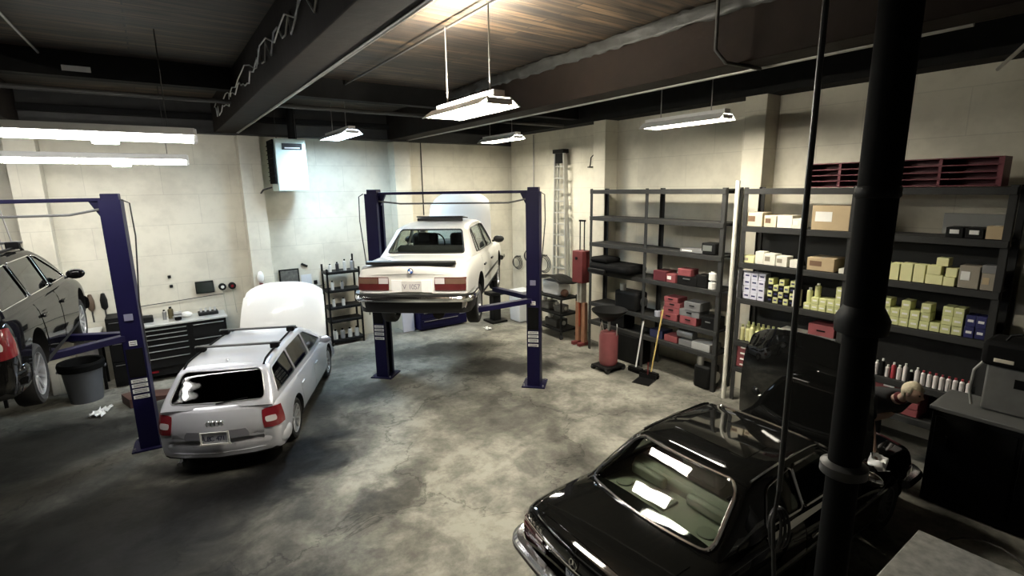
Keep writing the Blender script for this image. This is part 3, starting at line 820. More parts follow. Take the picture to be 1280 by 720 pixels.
def hood_panel(car, hx, hz, length, w, ang, P, bulge=.06, taper=.12, under=None):
    """bonnet hinged at (hx,hz), raised by ang from flat-forward"""
    nx, ny = 14, 16; vs = []; fs = []
    for lay in (0, 1):
        for i in range(nx + 1):
            for j in range(ny + 1):
                s = i / nx; t = 2 * j / ny - 1
                ww = w * (1 - taper * s ** 2)
                corner = 1 - .10 * abs(t) ** 4 * (1 if s > .8 else 0)
                lx = length * s * corner - .06 * t * t * (s)
                lz = bulge * (1 - t * t) + .03 * math.sin(PI * s) - (.05 * s ** 6) - .03 * abs(t) ** 6 - lay * .022
                a = ang
                vs.append((hx + lx * math.cos(a) - lz * math.sin(a), ww * t, hz + lx * math.sin(a) + lz * math.cos(a)))
    k = ny + 1; N_ = (nx + 1) * k
    for i in range(nx):
        for j in range(ny):
            a = i * k + j; fs.append((a, a + 1, a + k + 1, a + k)); fs.append((N_ + a, N_ + a + k, N_ + a + k + 1, N_ + a + 1))
    per = list(range(k)) + [i * k + ny for i in range(1, nx + 1)] + [nx * k + j for j in range(ny - 1, -1, -1)] + [i * k for i in range(nx - 1, 0, -1)]
    for i in range(len(per)):
        a, b = per[i], per[(i + 1) % len(per)]; fs.append((a, b, N_ + b, N_ + a))
    h = MB().add(vs, fs).build('bonnet', P, car, smooth=50)
    for s in (-1, 1):
        MB().tube([(hx + .35, s * w * .85, hz - .03), (hx + length * .45 * math.cos(ang), s * w * .85, hz + length * .45 * math.sin(ang) - .02)], .01, 6).build('bonnet_stay', M_steel, h)
    return h
def engine(car, x, z, m=None):
    e = MB(); e.box((x, 0, z), (.55, .5, .26)); e.box((x, .38, z - .02), (.35, .16, .2)); e.box((x, -.4, z - .04), (.25, .2, .22)); e.tube([(x - .2, -.2, z + .15), (x + .2, -.25, z + .17), (x + .3, -.45, z + .05)], .035, 8)
    e.box((x, 0, z + .15), (.48, .26, .05))
    e.build('engine', mat('oily engine metal', (.05, .05, .05), .45, .5, var=.6, scale=9), car, bevel=.02)

# silver wagon
S = wagon_spec(paint_silver, True)
car1, b1, c1 = make_car(S, 'station_wagon', 'silver estate car with roof bars and raised bonnet, standing on the floor', (1.16, 9.05, 0), 26.8)
finish_wagon(car1, b1, c1, S)
car1.location = (1.263, 9.25, 0); car1.rotation_euler.z = math.radians(90 - 25.5); car1.scale = (.97, .90, .97)
hood_panel(car1, 1.15, .93, 1.16, .88, math.radians(66), paint_white, taper=.10)
engine(car1, 1.65, .68)
# dark wagon on the left lift
S = wagon_spec(paint_black2, False); S['droop'] = .10; S['wtrim'] = (M_chrome, .006); S['glass'] = g_dark
LL_Z = 1.36
car2, b2, c2 = make_car(S, 'station_wagon', 'black estate car raised on the left car lift at the edge of the view', (-1.95, 9.55, LL_Z), 10)
finish_wagon(car2, b2, c2, S)
car2.location = (-2.03, 8.95, 1.49); car2.rotation_euler.z = math.radians(90 - 2.5); car2.scale = (1.08, .98, 1.08)

# white saloon on the centre lift
S = dict(W=1.70, WB=2.625, r=.31, ww=.20, rim='cross', rimmat=M_alloy, paint=paint_white, crown=.03, sill=.34, bow=.05, bowr=.05,
    st=[(-2.43, .80, .92, .42), (-2.42, .90, .95, .34), (-2.36, .935, .965, .28), (-1.9, .955, .985, .25), (-1.2, .945, 1, .22), (0, .90, 1, .20), (.9, .88, 1, .20), (1.25, .865, .99, .21), (1.7, .82, .975, .23), (1.98, .79, .96, .26), (2.02, .70, .93, .34)],
    top=[(-1.72, .93), (-1.68, .96), (-1.25, 1.26), (-1.14, 1.335), (-1.02, 1.365), (-.5, 1.40), (0, 1.40), (.20, 1.375), (.32, 1.33), (.75, 1.05), (.98, .885)],
    wb=[(-1.75, .74), (-1.2, .77), (0, .79), (1, .77)], wr=[(-1.75, .57), (-1, .585), (0, .60), (1, .59)],
    side=[[(-1.16, .97), (-1.06, 1.27), (-.98, 1.31), (-.98, .96)], [(-.94, .955), (-.94, 1.315), (-.15, 1.33), (-.15, .94)], [(-.10, .935), (-.10, 1.33), (.14, 1.31), (.56, .99), (.56, .92)]],
    rwin=[(-.63, 1.0), (.63, 1.0), (.52, 1.31), (-.52, 1.31)], rcut=-1.11, wscr=[(-.66, .95), (.66, .95), (.54, 1.32), (-.54, 1.32)], fcut=.29,
    doors=[[(-.11, .34), (.80, .34), (.80, .84), (-.11, .86)], [(-.88, .36), (-.15, .34), (-.15, .86), (-1.0, .88)]],
    strip=[([(-.9, .50), (.85, .50), (.85, .54), (-.9, .54)], M_trimb)],
    tub=(-1.45, .85), glass=g_clear, glassr=g_clear, trimmat=mat('grey cabin trim', (.10, .10, .105), .7), handle=M_trimb, wtrim=(M_trimb, .009), rtk=1.3, wr_=.03, rr_=.04,
    mirror=(.56, .82, .93), mirrormat=M_trimb, seat=M_cloth, sx=.05, rsx=-1.08, zh=1.13, dash=.95, bay=(1.1, 1.9, .62))
CL_Z = 1.50; S['droop'] = .13
car3, b3, c3 = make_car(S, 'saloon_car', 'white boxy saloon car with black boot spoiler, raised on the centre car lift', (4.80, 8.80, CL_Z), 46.5)
P = paint_white
car3.location = (4.64, 8.785, 1.587); car3.rotation_euler.z = math.radians(90 - 40); car3.scale = (1.09, 1.0, 1.09)
patch(b3, [(-.74, .56), (.74, .56), (.74, .90), (-.74, .90)], 'x-', .005, .01, (14, 6)).build('boot_lid', P, car3)
patch(b3, [(-2.36, -.70), (-1.80, -.68), (-1.80, .68), (-2.36, .70)], 'z', .005, .01, (6, 12)).build('boot_top', P, car3)
for s in (-1, 1):
    l = patch(b3, [(s * .80, .60), (s * .34, .60), (s * .34, .78), (s * .80, .78)], 'x-', .016, .01, (10, 4), .08).build('tail_light', M_lampdk, car3)
    patch(b3, [(s * .79, .69), (s * .50, .69), (s * .50, .77), (s * .79, .77)], 'x-', .020, .0, (6, 3)).build('indicator_lens', M_lampamb, l)
    patch(b3, [(s * .49, .69), (s * .35, .69), (s * .35, .77), (s * .49, .77)], 'x-', .020, .0, (6, 3)).build('reverse_lens', M_lampclr, l)
    patch(b3, [(s * .30, .575), (s * .15, .575), (s * .15, .74), (s * .30, .74)], 'x-', .018, .01, (4, 3)).build('plate_side_panel', mat('bright white panel', (.85, .85, .85), .4), car3)
plate(car3, b3, 0, .655, 'x-', 'V 1057', mat('pale plate', (.6, .58, .56), .4), mat('plate letters grey', (.18, .16, .2), .4), .30, .15)
sp = MB(); y0 = .70
xr = -2.40
sp.prism([(xr + .07, .945), (xr - .035, .950), (xr - .045, .99), (xr + .02, 1.000)], 'y', -.66, .66)
sp.build('boot_spoiler', M_trimb, car3, bevel=.008)
q, nr, _ = cast(b3, 0, .855, 'x-')
bg = MB().lathe([(.041, 0), (.041, -.008), (.034, -.010)], c=(q.x - .006, 0, .865), n=24, axis='x').build('badge', M_trimb, car3)
for a in range(4):
    w_ = MB(); p0 = [(0, 0)] + [(.033 * math.cos(t), .033 * math.sin(t)) for t in np.linspace(a * PI / 2, (a + 1) * PI / 2, 7)]
    w_.prism([(y, .865 + z) for y, z in p0], 'x', q.x - .019, q.x - .012); w_.build('badge_quarter', M_white if a % 2 else mat('badge blue', (.02, .12, .45), .3), bg)
prof = [(0, -.06), (.05, -.055), (.075, -.03), (.08, .01), (.06, .035), (0, .045)]
ubumper(car3, 'rear_bumper', -2.44, 1.66, .50, prof, M_chrome, 0, ret=.55, r=.14, bow=.06)
ubumper(car3, 'rear_valance', -2.40, 1.64, .37, [(0, -.09), (.02, -.08), (.04, .07), (0, .09), (-.04, .09), (-.04, -.09)], M_trimb, 0, ret=.50, r=.14, bow=.06)
ubumper(car3, 'bumper_rubber', -2.44, 1.66, .545, [(0, -.012), (.072, -.012), (.068, .014), (0, .014)], M_trimb, 0, ret=.55, r=.14, bow=.06)
ubumper(car3, 'front_bumper', 2.02, 1.66, .50, prof, M_chrome, 0, ret=.45, r=.14, bow=.06, front=True)
# sunroof tilted open
z = cast(c3, -.30, 0, 'z')[0].z
MB().box((0, 0, 0), (.46, .86, .02), Matrix.Translation((-.35, 0, z + .055)) @ Matrix.Rotation(.10, 4, 'Y')).build('sunroof', M_trimb, car3, bevel=.006)
MB().box((-.56, 0, z + .03), (.02, .84, .05)).build('sunroof_seal', M_trimb, car3)
hood_panel(car3, 1.04, .93, 1.00, .70, math.radians(70), paint_white)
engine(car3, 1.5, .68)
for s in (-1, 1): patch(b3, [(s * .78, .58), (s * .42, .58), (s * .42, .74), (s * .78, .74)], 'x+', .01, .02, (6, 4)).build('headlight', M_lampclr, car3)
patch(b3, [(-.38, .58), (.38, .58), (.38, .76), (-.38, .76)], 'x+', .01, .02, (6, 4)).build('grille', M_trimb, car3)
# underbody bits seen from below the sill
m = MB(); m.tube([(-2.2, -.35, .27), (-1.6, -.3, .24), (-.6, -.05, .2), (1.0, 0, .2)], .03, 8); m.tube([(-2.3, -.35, .26), (-1.75, -.33, .26)], .09, 12); m.cyl((-1.31, -.7, .31), (-1.31, .7, .31), .04, 10); m.sphere((-1.31, 0, .31), .13); m.box((1.31, 0, .28), (.3, 1.2, .12))
m.build('exhaust', mat('rusty underbody metal', (.04, .035, .03), .7, .4, var=.5), car3)

# black coupe in the foreground
S = dict(W=1.79, WB=2.71, r=.325, ww=.20, rim='plain', rimmat=mat('dull wheel steel', (.10, .10, .10), .5, .5), paint=paint_black, crown=.035, sill=.34, bow=.10, bowr=.10, bowf=.14,
    st=[(-2.48, .66, .90, .42), (-2.475, .80, .93, .34), (-2.43, .865, .955, .28), (-2.3, .895, .975, .26), (-1.9, .925, .99, .25), (-1.3, .94, 1, .22), (0, .915, 1, .20), (.9, .905, 1, .20), (1.3, .88, .99, .21), (1.8, .83, .975, .23), (2.08, .79, .95, .28), (2.13, .68, .92, .36)],
    top=[(-1.78, .925), (-1.74, .96), (-1.22, 1.25), (-1.12, 1.315), (-1.0, 1.345), (-.5, 1.38), (-.05, 1.375), (.12, 1.35), (.25, 1.29), (.70, 1.04), (.92, .90)],
    wb=[(-1.8, .76), (-1.2, .80), (0, .82), (1, .80)], wr=[(-1.8, .575), (-1, .60), (0, .615), (1, .60)],
    side=[[(-1.02, .98), (-.86, 1.25), (-.45, 1.305), (-.45, .965)], [(-.43, .965), (-.43, 1.305), (.02, 1.30), (.12, 1.26), (.52, .98), (.50, .95)]],
    rwin=[(-.695, .965), (.695, .965), (.555, 1.315), (-.555, 1.315)], rr_=.09, rcut=-1.04, wscr=[(-.68, .955), (.68, .955), (.55, 1.30), (-.55, 1.30)], fcut=.20,
    doors=[[(-.50, .33), (.80, .33), (.80, .86), (-.50, .88)]],
    strip=[([(-2.1, .60), (1.9, .60), (1.9, .625), (-2.1, .625)], M_chrome), ([(-1.05, .890), (.62, .872), (.62, .896), (-1.05, .916)], M_chrome)],
    tub=(-1.56, .80), floor=.32, glass=g_dark, glassr=g_clear, trimmat=mat('dark grey green trim', (.03, .032, .025), .7), handle=M_chrome, wtrim=(M_chrome, .011), rtk=1.6, wr_=.05,
    mirror=(.52, .85, .93), mirrormat=M_chrome, seat=M_tan, sx=.0, rsx=-1.02, zh=1.13, dash=.96, bay=(1.06, 1.95, .66), steer=0)
MZ = (4.72, 2.40); MA = 91.5
car4, b4, c4 = make_car(S, 'coupe_car', 'black coupe with chrome window surrounds and raised bonnet, nearest car at lower right', (MZ[0], MZ[1], 0), MA)
P = paint_black
car4.location = (4.746, 2.528, 0); car4.rotation_euler.z = math.radians(90 - 91.6); car4.scale = (.957, .957, .957)
# parcel shelf, speakers, rear head restraints
MB().box((-1.36, 0, .90), (.46, 1.30, .03)).build('parcel_shelf', M_tan, car4, bevel=.01)
for s in (-1, 1):
    MB().lathe([(.085, 0), (.085, .012), (.06, .018), (.001, .014)], c=(-1.40, s * .48, .915), n=20).build('speaker', mat('speaker grey green', (.14, .15, .11), .7), car4)
    MB().box((-1.20, s * .34, .99), (.08, .42, .12)).build('headrest', M_tan, car4, bevel=.03)
MB().box((-1.36, .10, .925), (.22, .34, .03)).build('shelf_tray', mat('shelf dark olive', (.13, .135, .10), .8), car4, bevel=.01)
patch(b4, [(-.70, .60), (.70, .60), (.70, .845), (-.70, .845)], 'x-', .006, .01, (14, 6)).build('boot_lid', P, car4)
patch(b4, [(-2.36, -.64), (-1.86, -.66), (-1.86, .66), (-2.36, .64)], 'z', .006, .01, (8, 12)).build('boot_top', P, car4)
for s in (-1, 1):
    l = patch(b4, [(s * .86, .56), (s * .44, .56), (s * .44, .73), (s * .86, .73)], 'x-', .016, .01, (10, 6), .1).build('tail_light', M_lampdk, car4)
    for zz in (.60, .645, .69):
        patch(b4, [(s * .85, zz - .008), (s * .45, zz - .008), (s * .45, zz + .008), (s * .85, zz + .008)], 'x-', .028, .0, (8, 1)).build('lens_rib', mat('dim red lens', (.06, .008, .01), .25, coat=.6), l)
    patch(b4, [(s * .56, .57), (s * .45, .57), (s * .45, .72), (s * .56, .72)], 'x-', .024, .0, (4, 3)).build('reverse_lens', M_lampclr, l)
patch(b4, [(-.86, .740), (.86, .740), (.86, .756), (-.86, .756)], 'x-', .016, .0, (24, 1)).build('chrome_strip', M_chrome, car4)
patch(b4, [(-.60, .862), (.60, .862), (.60, .872), (-.60, .872)], 'x-', .012, .0, (16, 1)).build('chrome_strip', M_chrome, car4)
q, nr, _ = cast(b4, 0, .80, 'x-')
m = MB(); cc = q + nr * .016
m.tube([cc + Vector((0, .045 * math.cos(a), .045 * math.sin(a))) for a in np.linspace(0, 2 * PI, 24, endpoint=False)], .005, 6, closed=True)
for k in range(3):
    a = PI / 2 + k * 2 * PI / 3; m.tube([cc, cc + Vector((0, .045 * math.cos(a), .045 * math.sin(a)))], [.009, .003], 6)
m.build('badge', M_chrome, car4)
for k_, ch in enumerate('280CE'):
    place_text(car4, b4, ch, .066, .70 - k_ * .052 - (.02 if k_ > 2 else 0), .80, 'x-', M_chrome, .016, 'badge_letter')
plate(car4, b4, 0, .64, 'x-', '471 UBC', M_plate, M_plateb, .31, .155)
prof = [(0, -.05), (.05, -.048), (.08, -.02), (.085, .02), (.06, .045), (0, .05)]
ubumper(car4, 'rear_bumper', -2.50, 1.77, .50, prof, M_chrome, 0, ret=.6, r=.16, bow=.07)
ubumper(car4, 'bumper_rubber', -2.50, 1.77, .50, [(.07, -.022), (.105, -.018), (.105, .018), (.07, .022)], M_trimb, 0, ret=.55, r=.16, bow=.07)
ubumper(car4, 'rear_valance', -2.46, 1.70, .38, [(0, -.07), (.02, -.06), (.03, .06), (0, .08), (-.04, .08), (-.04, -.07)], P, 0, ret=.5, r=.16, bow=.07)
ubumper(car4, 'front_bumper', 2.13, 1.77, .50, prof, M_chrome, 0, ret=.5, r=.16, bow=.07, front=True)
# sunroof seam
sr = [(-.75, -.40), (-.10, -.40), (-.10, .40), (-.75, .40)]
patch(c4, sr, 'z', .005, .01, (8, 8)).build('sunroof', P, car4)
for s in (-1, 1):
    pts = [cast(c4, x_, s * .605, 'z')[0] for x_ in np.linspace(-1.0, .1, 12)]
    MB().tube([p + Vector((0, 0, .006)) for p in pts], .010, 6).build('roof_drip_rail', M_chrome, car4)
    for x_ in (.0,):
        patch(b4, [(s * .80, .56), (s * .48, .56), (s * .48, .74), (s * .80, .74)], 'x+', .012, .02, (6, 4), .2).build('headlight', M_lampclr, car4)
patch(b4, [(-.34, .54), (.34, .54), (.34, .80), (-.34, .80)], 'x+', .02, .02, (6, 4)).build('grille', M_chrome, car4)
hood_panel(car4, 1.0, .93, 1.24, .77, math.radians(92), paint_black, bulge=.05)
engine(car4, 1.5, .66)
# ------------------------------------------------------------------ two-post lifts
M_sticker = mat('white sticker', (.72, .72, .70), .5, var=.1)
M_hose = mat('black hose', (.015, .015, .015), .5)
def car_lift(label, cx, cy, az, half, zt, arms):
    t = thing('car_lift', label, 'car lift', (cx, cy, 0), math.radians(-az), None)   # local x to the right, y forward
    Hh = 3.62
    for s in (-1, 1):
        x = s * half
        p = MB()
        # C-section column open towards the car
        w, d, th = .24, .30, .012
        p.box((x + s * (w / 2 - th / 2), 0, Hh / 2), (th, d, Hh)); p.box((x, d / 2, Hh / 2), (w, th, Hh)); p.box((x, -d / 2, Hh / 2), (w, th, Hh))
        p.box((x - s * (w / 2 - .006), d / 2 - .04, Hh / 2), (th, .07, Hh)); p.box((x - s * (w / 2 - .006), -d / 2 + .04, Hh / 2), (th, .07, Hh))
        post = p.build('post', M_blue, t, smooth=0)
        MB().box((x, 0, .012), (.44, .46, .024)).build('base_plate', M_blue, t, bevel=.006)
        MB().box((x, 0, Hh + .02), (.20, .20, .12)).build('post_cap', M_blue, t, bevel=.01)
        for bx, by in ((-.18, -.19), (.18, -.19), (.18, .19), (-.18, .19)):
            MB().cyl((x + bx, by, .02), (x + bx, by, .06), .014, 6).build('anchor_bolt', M_steel, t)
        MB().box((x - s * .03, 0, zt - .18), (.20, .26, .72)).build('carriage', M_black, t, bevel=.01)
        # ram and hose
        MB().cyl((x, .0, .1), (x, .0, zt - .4), .03, 10).build('ram', M_steel, t)
        MB().tube([(x + s * .13, -.17, Hh), (x + s * .22, -.17, Hh - .05), (x + s * .23, -.18, Hh - .5), (x + s * .15, -.175, 2.2), (x + s * .16, -.18, 1.3)], .010, 6).build('hose', M_hose, t)
        for ay, ax_ in arms[0 if s < 0 else 1]:
            a = MB(); a.beam((x - s * .04, ay * .10, zt - .10), (ax_, ay, zt - .12), .12, .09)
            ao = a.build('arm', M_blue, t, bevel=.008)
            pd = MB(); pd.cyl((ax_, ay, zt - .08), (ax_, ay, zt + .02), .03, 10); pd.cyl((ax_, ay, zt + .02), (ax_, ay, zt + .07), .065, 14)
            pd.build('lift_pad', M_black, ao)
        # stickers on the near face of each column
        for zz, hh, ww_ in ((1.62, .07, .09), (1.18, .10, .10), (1.06, .05, .19), (.99, .05, .19), (.91, .06, .19), (.82, .05, .19)):
            MB().box((x, -d / 2 - .010, zz), (ww_, .004, hh)).build('sticker', M_sticker, post)
            for q in range(2):
                MB().box((x, -d / 2 - .0135, zz - hh * .2 + q * hh * .4), (ww_ * .8, .003, hh * .13)).build('sticker_print', M_black, post)
        MB().box((x, -d / 2 - .012, 1.33), (.20, .01, .42)).build('lock_cover', M_black, post)
        MB().box((x, -d / 2 - .02, 2.0), (.10, .02, .09)).build('latch_plate', mat('grey violet plate', (.18, .18, .26), .4), post)
    MB().box((0, 0, Hh - .0), (half * 2 - .14, .10, .05)).build('overhead_beam', M_blue, t, bevel=.01)
    for s in (-1, 1): MB().prism([(s * (half - .12), Hh - .02), (s * (half - .24), Hh - .02), (s * (half - .14), Hh - .22)], 'y', -.03, .03).build('beam_bracket', M_blue, t)
    MB().tube([(-half + .1, -.05, Hh - .14), (-half + .55, -.05, Hh - .19), (half - .45, -.05, Hh - .19), (half - .1, -.05, Hh - .12)], .016, 8).build('shutoff_bar', mat('grey pad bar', (.09, .09, .09), .5), t)
    return t
car_lift('dark blue two-post car lift in the middle, holding up the white saloon', 4.505, 8.335, 46.3, 1.53, 1.76, [[(.95, -.55), (-.62, -.70)], [(.95, .55), (-.95, .55)]])
car_lift('dark blue two-post car lift at the left edge, holding up the black estate car', -1.95, 8.98, 5, 1.50, 1.80, [[(.9, -.5), (-.7, -.6)], [(.55, .45), (-.62, .55)]])

# ------------------------------------------------------------------ back wall: heater, tool chest, bench clutter
t = thing('unit_heater', 'grey white box heater hung high on the back wall left of centre', 'heater', (2.42, 12.0, 3.68))
MB().box((0.10, -.05, .55), (.62, .62, 1.08)).build('casing', mat('pale green enamel', (.60, .72, .66), .4), t, bevel=.02)
m = MB(); m.box((-.235, -.05, .62), (.03, .60, .90))
for k in range(9): m.box((-.26, -.05, .24 + k * .09), (.03, .56, .015))
m.build('side_louvre', M_black, t)
MB().box((.13, -.37, .93), (.40, .02, .13)).build('front_vent', M_trimb, t, bevel=.005)
MB().box((.13, -.385, .90), (.30, .01, .025)).build('vent_slat', M_white, t)
MB().box((-.12, -.2, .03), (.16, .2, .10)).build('gas_valve', M_steel, t, bevel=.01)
MB().tube([(-.25, .1, .10), (-.42, .15, .05), (-.62, .4, -.25)], .018, 8).build('gas_pipe', M_conduitd, t)
for a in (-.1, .3): MB().cyl((a, -.05, 1.08), (a, -.05, ZC - 3.68 - .02), .009, 6).build('hanger_rod', M_conduitd, t)
m = MB(); m.cyl((.25, .04, 1.05), (.25, .04, 1.84), .09, 16); m.build('flue', M_steelbeam, t)

t = thing('tool_chest', 'long black rolling tool chest with steel top against the back wall', 'tool chest', (.15, 12.15, 0))
MB().box((0, 0, .62), (1.62, .60, 1.0)).build('cabinet', M_blackm, t, bevel=.01)
MB().box((0, -.01, 1.145), (1.68, .64, .045)).build('worktop', mat('bright steel top', (.62, .62, .60), .35, .5), t, bevel=.008)
for cx, ww_ in ((-.33, .92), (.49, .60)):
    hs = [.09, .09, .12, .12, .15, .22] if cx < 0 else [.30, .15, .15, .22]
    z = 1.08
    for hgt in hs:
        d = MB().box((cx, -.312, z - hgt / 2), (ww_ - .02, .025, hgt - .014)).build('drawer', M_blackm, t, bevel=.004)
        MB().box((cx, -.333, z - .022), (ww_ - .06, .022, .014)).build('drawer_pull', M_steel, d, bevel=.003)
        z -= hgt + .002
for cx in (-.7, .7):
    for cy in (-.22, .22): MB().cyl((cx, cy - .02, .06), (cx, cy + .02, .06), .06, 14).build('castor', M_rubber, t)
MB().box((-.52, -.33, .22), (.12, .008, .04)).build('maker_plate', M_lampred, t)
# clutter on the chest, each its own thing
def jar(name, label, cat, loc, r, h, m, cap=None, group=None, capm=None):
    t = thing(name, label, cat, loc, 0, group)
    MB().lathe([(r, 0), (r, h * .78), (r * .55, h * .86), (r * .45, h * .88)], n=14).build('body', m, t)
    MB().lathe([(r * .5, h * .86), (r * .5, h), (0.001, h)], n=12).build('cap', capm or M_black, t)
    return t
ZT = 1.17
m1 = mat('dull brass', (.12, .10, .05), .5, .5); m2 = mat('pale rag', (.62, .60, .55), .9)
o = MB().box((0, 0, .06), (.26, .2, .12)).build('small_toolbox', M_blackm, bevel=.02, loc=(-.40, 12.2, ZT)); tag(o, 'low black box on the left end of the steel-topped tool chest', 'box')
MB().box((0, 0, .135), (.14, .02, .02)).build('handle', M_steel, o)
jar('spray_can', 'grey spray can left of the middle on the tool chest', 'can', (-.08, 12.22, ZT), .035, .2, M_steel)
jar('oil_bottle', 'dark olive oil bottle in the middle of the tool chest', 'bottle', (.03, 12.25, ZT), .05, .24, m1)
o = tag(MB().sphere((0, 0, .06), (.12, .09, .06), 14, 8).build('rag', m2, loc=(.28, 12.16, ZT)), 'crumpled pale rag on the tool chest right of the middle', 'rag')
t = thing('bench_vice', 'small dark vice on the right part of the tool chest', 'vice', (.14, 12.05, ZT))
MB().box((0, 0, .05), (.12, .2, .1)).build('vice_base', M_blackm, t, bevel=.02); MB().box((0, -.12, .12), (.14, .06, .08)).build('jaw', M_steel, t, bevel=.01); MB().box((0, .02, .12), (.14, .06, .08)).build('jaw', M_steel, t, bevel=.01); MB().cyl((-.09, -.18, .1), (.09, -.18, .1), .008).build('vice_handle', M_steel, t)
t = thing('parts_tray', 'dark parts tray with small metal pieces at the right end of the tool chest', 'tray', (.68, 12.2, ZT))
MB().box((0, 0, .03), (.36, .26, .06)).build('tray', M_blackm, t, bevel=.01)
for k in range(4): MB().cyl((-.13 + k * .085, 0, .05), (-.12 + k * .085, .03, .13), .02, 8).build('metal_piece', M_steel, t)

def wallbox(name, label, cat, c, d, m, extra=None):
    return tag(MB().box((0, 0, 0), d).build(name, m, loc=c, bevel=.008), label, cat)
o = wallbox('wall_monitor', 'small black screen panel on the back wall above the tool chest', 'screen', (.70, 12.56, 1.69), (.34, .05, .26), M_blackm)
MB().box((0, -.028, 0), (.30, .006, .22)).build('screen_face', mat('dark glass face', (.015, .02, .015), .15), o)
for x, lb in ((1.03, 'left of the two black and red wall reels above the tool chest'), (1.22, 'right of the two black and red wall reels above the tool chest')):
    t = thing('wall_reel', lb, 'reel', (x, 12.58, 1.66))
    MB().lathe([(.075, 0), (.075, -.07), (.03, -.075)], n=20, axis='y').build('housing', M_blackm, t)
    MB().lathe([(.035, -.07), (.03, -.085), (.001, -.085)], n=14, axis='y').build('hub', M_lampred if x > 1.1 else M_sticker, t)
    MB().tube([(0, -.04, -.08), (.01, -.05, -.3), (.03, -.03, -.62)], .007, 6).build('cable', mat('pale cable', (.35, .36, .28), .6), t)
t = thing('hand_cleaner_dispenser', 'white dispenser with red spout on the pier between tool chest and shelves', 'dispenser', (1.75, 12.17, 1.70))
MB().sphere((0, 0, .14), (.07, .06, .13), 14, 10).build('dispenser_body', M_white, t); MB().box((0, -.01, -.03), (.07, .08, .07)).build('spout', M_red, t, bevel=.01)
t = thing('grease_gun_rack', 'black bracket with shiny fitting on the pier below the white dispenser', 'bracket', (1.76, 12.168, 1.42))
MB().box((0, 0, .03), (.26, .06, .16)).build('bracket', M_blackm, t, bevel=.02); MB().sphere((.02, -.05, 0), .035).build('fitting', M_chrome, t)
t = thing('picture_frame', 'black framed print on the back wall above the raised bonnet of the silver estate', 'frame', (2.42, 12.57, 1.72))
MB().box((0, 0, 0), (.44, .03, .36)).build('frame', M_blackm, t, bevel=.004)
m = mat('mottled dark print', (.10, .10, .09), .4, var=.95, scale=14); MB().box((0, -.018, 0), (.38, .006, .30)).build('print', m, t)
o = wallbox('paper_notice', 'pale paper notice pinned right of the black framed print', 'paper', (2.80, 12.597, 1.60), (.24, .006, .26), mat('pale grey paper', (.52, .54, .56), .8))
o = wallbox('coat_hook', 'small dark tilted hook above the pale paper notice', 'hook', (2.78, 12.578, 1.96), (.15, .05, .05), M_blackm); o.rotation_euler.y = .5
o = wallbox('wall_switch', 'small dark wall switch beside the black four-tier shelf', 'switch', (3.0, 12.58, 1.52), (.08, .04, .09), M_blackm)
o = wallbox('power_socket', 'upper small dark socket on bare wall left of the black wall screen', 'socket', (.10, 12.58, 1.98), (.06, .04, .06), M_blackm)
o = wallbox('power_socket', 'lower small dark socket on bare wall left of the black wall screen', 'socket', (.11, 12.58, 1.78), (.06, .04, .06), M_blackm)
pipe_thing('wall_cable', 'thin cable sagging along the back wall above the tool chest', [(-.75, 12.55, 1.42), (.1, 12.55, 1.46), (.9, 12.55, 1.50), (1.05, 12.55, 1.50)], .008, M_conduitd, 'cable')
pipe_thing('wall_cable', 'thin cable along the back wall behind the raised bonnet of the silver estate', [(2.1, 12.55, 1.36), (2.7, 12.55, 1.40), (3.2, 12.55, 1.44)], .008, M_conduitd, 'cable')
for k, x in enumerate((-1.42, -1.22, -1.02)):
    t = thing('hanging_tool', ('left', 'middle', 'right')[k] + ' of the three dark tools hung on the back wall beside the left lift post', 'tool', (x, 12.56, 1.45))
    MB().lathe([(.02, 0), (.055, .05), (.06, .2), (.03, .33), (.001, .34)], n=12).build('tool_head', M_blackm if k != 1 else mat('worn brown', (.08, .05, .03), .6), t)
    MB().cyl((0, 0, -.22), (0, 0, .02), .014, 8).build('tool_handle', M_conduitd, t)
# long white work surface against the wall behind the lift
t = thing('workbench', 'white-topped bench against the back wall behind the trash can', 'bench', (-1.86, 12.28, 0))
MB().box((0, 0, 1.10), (1.5, .6, .05)).build('bench_top', M_white, t, bevel=.01); MB().box((.2, .22, .80), (.9, .03, .55)).build('back_panel', M_white, t)
for x in (-.7, .7):
    for y in (-.25, .25): MB().box((x, y, .54), (.05, .05, 1.08)).build('leg', M_blackm, t)
t = thing('trash_can', 'round grey trash can with black liner near the back wall at left', 'bin', (-1.42, 11.62, 0))
MB().lathe([(.24, 0), (.30, .66), (.325, .68), (.325, .72), (.30, .72), (.235, .03), (.001, .03)], n=32).build('can_body', mat('grey plastic', (.085, .09, .10), .55), t)
MB().lathe([(.335, .60), (.345, .70), (.33, .745), (.29, .735), (.27, .5)], n=40).build('bin_liner', M_black, t, smooth=20)
for s in (-1, 1): MB().box((s * .33, 0, .60), (.04, .12, .04)).build('handle', mat('grey plastic', (.085, .09, .10), .55), t, bevel=.01)
t = thing('tool_cabinet', 'tall narrow black cabinet between the trash can and the tool chest', 'cabinet', (-.86, 12.2, 0))
MB().box((0, 0, .70), (.30, .5, 1.36)).build('carcass', M_blackm, t, bevel=.01)
for k in range(3): 
    d = MB().box((0, -.26, .30 + k * .42), (.27, .02, .39)).build('drawer', M_blackm, t, bevel=.004); MB().box((0, -.275, .45 + k * .42), (.2, .015, .012)).build('drawer_pull', M_steel, d)
o = tag(MB().prism([(-.42, 0), (.42, 0), (.42, .02), (.30, .02), (-.30, .16), (-.42, .16)], 'y', -.22, .22).build('wheel_ramp', mat('rust brown steel', (.075, .035, .025), .6, var=.4), loc=(-.42, 10.95, 0), rz=.3), 'rust brown wedge ramp on the floor behind the left lift post', 'ramp')
